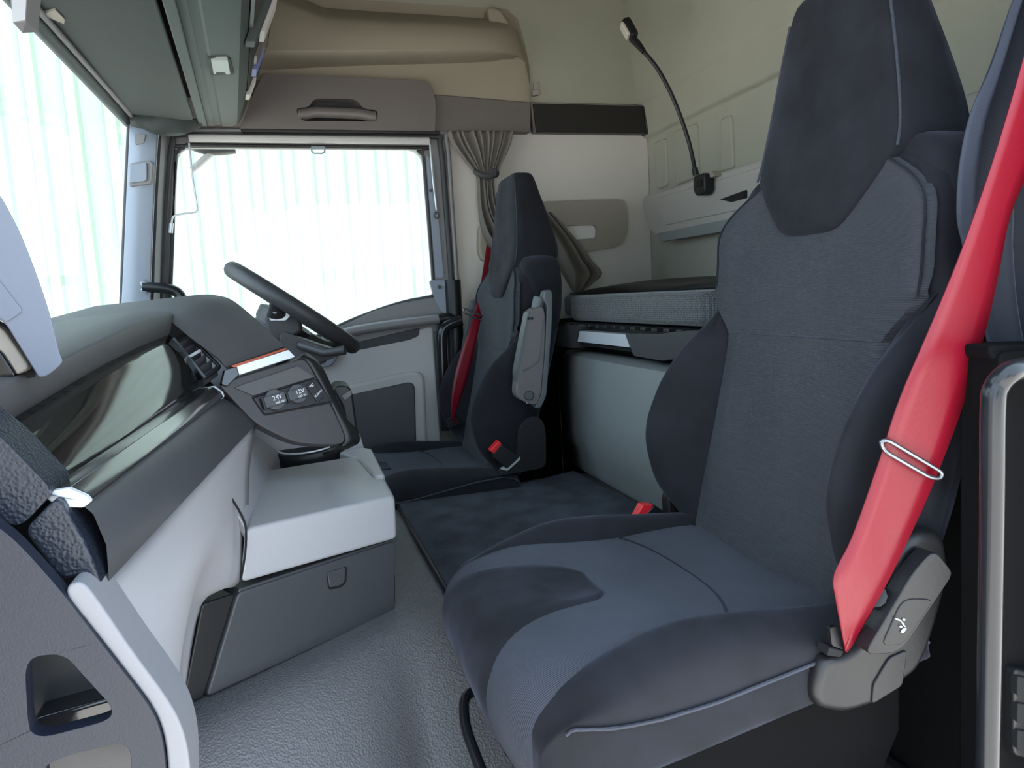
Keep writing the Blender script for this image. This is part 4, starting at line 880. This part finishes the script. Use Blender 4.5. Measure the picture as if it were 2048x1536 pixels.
pdr = thing('door_2', 'open passenger door swung out beside the entry', loc=(-.5, 0, FLOOR), kind='structure')
plate('door_panel', [(-.40, .47, FLOOR-.1), (-.62, -.42, FLOOR-.1), (-.62, -.42, -.02), (-.40, .47, -.06)], (-.06, .015, 0), 'frame', pdr, bevel=.01)
plate('door_window_frame', [(-.40, .47, -.06), (-.62, -.42, -.02), (-.62, -.42, .55), (-.42, .40, .55)], (-.05, .012, 0), 'frame', pdr, holes=[[(-.43, .35, .02), (-.605, -.36, .05), (-.605, -.36, .50), (-.445, .30, .50)]])
np_ = thing('trim_6', 'near windscreen pillar beside the open passenger door', loc=(-.5, .57, -.15), kind='structure')
plate('pillar_post', [(-.57, .56, -.20), (-.47, .56, -.20), (-.40, .56, .64), (-.47, .56, .64)], (0, .05, 0), 'pillar', np_, bevel=.01)
plate('pillar_arm', [(-.50, .62, .02), (-.28, .72, -.02), (-.30, .74, .20), (-.50, .64, .30)], (0, .03, 0), 'housing', np_, bevel=.01)
plate('end_panel', [(-.74, .565, FLOOR), (-.24, .565, FLOOR), (-.24, .60, -.17), (-.57, .60, -.17), (-.74, .60, -.17)], (0, .03, 0), 'dark', np_, bevel=.006)
nh = thing('entry_grab_handle', 'shiny black tubular entry handle at the near door pillar', 'handle', tuple(P(1975, 1536, Y=.54)))
hp = [P(2150, 738, Y=.62), P(2110, 736, Y=.575), P(2060, 736, Y=.545), P(2020, 745, Y=.535), P(1994, 772, Y=.54), P(1986, 815, Y=.54), P(1984, 1000, Y=.54), P(1979, 1300, Y=.54), P(1974, 1560, Y=.54), P(1970, 1800, Y=.54)]
tube('grip', hp, .0112, 'handle_black', nh, n=24, k=5)
bp = thing('trim_5', 'dark near door pillar trim with vent slots', loc=(.72, .6, FLOOR), kind='structure')
plate('pillar_trim', fil(PY([(2000, 705), (2160, 690), (2260, 700), (2260, 2300), (1985, 2300), (1992, 1500)], .60), .01), (0, .05, 0), 'base_plastic', bp, bevel=.006)
plate('pillar_ledge', fil(PY([(1975, 690), (2200, 685), (2200, 712), (1985, 722)], .605), .01), (0, .06, 0), 'base_plastic', bp, bevel=.006)
plate('vent_frame', fil(PY([(2030, 1338), (2100, 1350), (2100, 1530), (2028, 1512)], .588), .01), (0, .02, 0), 'black', bp, bevel=.004)
for k in range(3): plate('vent_slot', fil(PY([(2036, 1352+54*k), (2100, 1366+54*k), (2100, 1405+54*k), (2035, 1392+54*k)], .584), .004), (0, .01, 0), 'flat_black', bp, bevel=.002)
ks = thing('kick_panel', 'dark panel on the floor behind the near passenger seat', 'panel', (.95, 1.0, FLOOR))
box('panel_body', (.90, .66, FLOOR+.004), (.93, 1.24, -.11), 'flat_black', ks)
box('panel_foot', (.86, .66, FLOOR+.004), (.90, 1.24, FLOOR+.05), 'dark', ks, bevel=.015)

#================================================================== OUTSIDE
GZ = -2.3
box('ground', (-60, -60, GZ-.1), (60, 60, GZ), 'concrete', bevel=0, label='pale concrete yard around the truck', kind='structure')
sh = thing('corrugated_shed', 'white-green corrugated metal shed wall outside the windows', 'building', (0, 6.5, GZ))
proto = None
for k in range(15):
    x0 = -9+1.04*k; prof_ = []
    for r_ in range(4):
        a = .26*r_; prof_ += [(a, 0), (a+.15, 0), (a+.17, -.035), (a+.24, -.035)]
    prof_.append((1.04, 0))
    if proto is None:
        proto = grid('cladding_sheet', [[V((x0+a, 6.5+d, z)) for a, d in prof_] for z in (GZ, 6)], 'shed', sh, smooth=0, solid=.002)
        proto.data.materials.append(MATS['shed_rib_shade'])
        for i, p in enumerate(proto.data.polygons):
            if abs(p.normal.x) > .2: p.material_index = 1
    else:
        o = proto.copy(); col.objects.link(o); o.parent = sh; o.location = (1.04*k, 0, 0)
tube('shed_gutter', [V((-9, 6.42, 6.0)), V((6.6, 6.42, 6.0))], .08, 'white_wall', sh)
tube('mirror_arm', PY([(340, 292), (372, 286), (420, 300), (470, 296)], 2.85), .02, 'dark', door, k=3)
tube('mirror_arm', PY([(384, 340), (430, 300)], 2.85), .012, 'light', door)
tube('mirror_arm', [P(340, 292, Y=2.85), P(330, 300, Y=2.62)], .02, 'dark', door)
hs_ = thing('yard_house', 'white house with grey roof across the yard', 'house', (4, -14, GZ))
box('house_wall', (1, -18, GZ), (8, -14, GZ+3), 'white_wall', hs_)
plate('roof', [(.6, -13.6, GZ+3), (8.4, -13.6, GZ+3), (8.4, -16, GZ+5), (.6, -16, GZ+5)], (0, 0, .15), 'roof_tile', hs_)
plate('roof', [(.6, -18.4, GZ+3), (8.4, -18.4, GZ+3), (8.4, -16, GZ+5), (.6, -16, GZ+5)], (0, 0, .15), 'roof_tile', hs_)
def tree(x, y, h, label):
    t = thing('yard_tree', label, 'tree', (x, y, GZ), 'trees across the yard')
    tube('trunk', [V((x, y, GZ)), V((x+.1, y, GZ+h*.5)), V((x, y+.1, GZ+h*.8))], [.2, .15, .08], 'bark', t)
    bm = bmesh.new()
    for k in range(26):
        a = random.random()*6.28; rr_ = random.random()*h*.3; zz = GZ+h*(.45+.55*random.random())
        bmesh.ops.create_icosphere(bm, subdivisions=1, radius=h*(.07+.07*random.random()), matrix=Matrix.Translation((rr_*math.cos(a), rr_*math.sin(a), zz-GZ)))
    for v_ in bm.verts: v_.co += V((random.uniform(-.1, .1), random.uniform(-.1, .1), random.uniform(-.1, .1)))
    me = bpy.data.meshes.new('foliage'); bm.to_mesh(me); bm.free(); me.materials.append(MATS['leaf'])
    o = bpy.data.objects.new('foliage', me); col.objects.link(o); o.parent = t
tree(-3, -15, 7, 'tall green tree across the yard'); tree(-7, -17, 5.5, 'lower green tree beside the tall one')
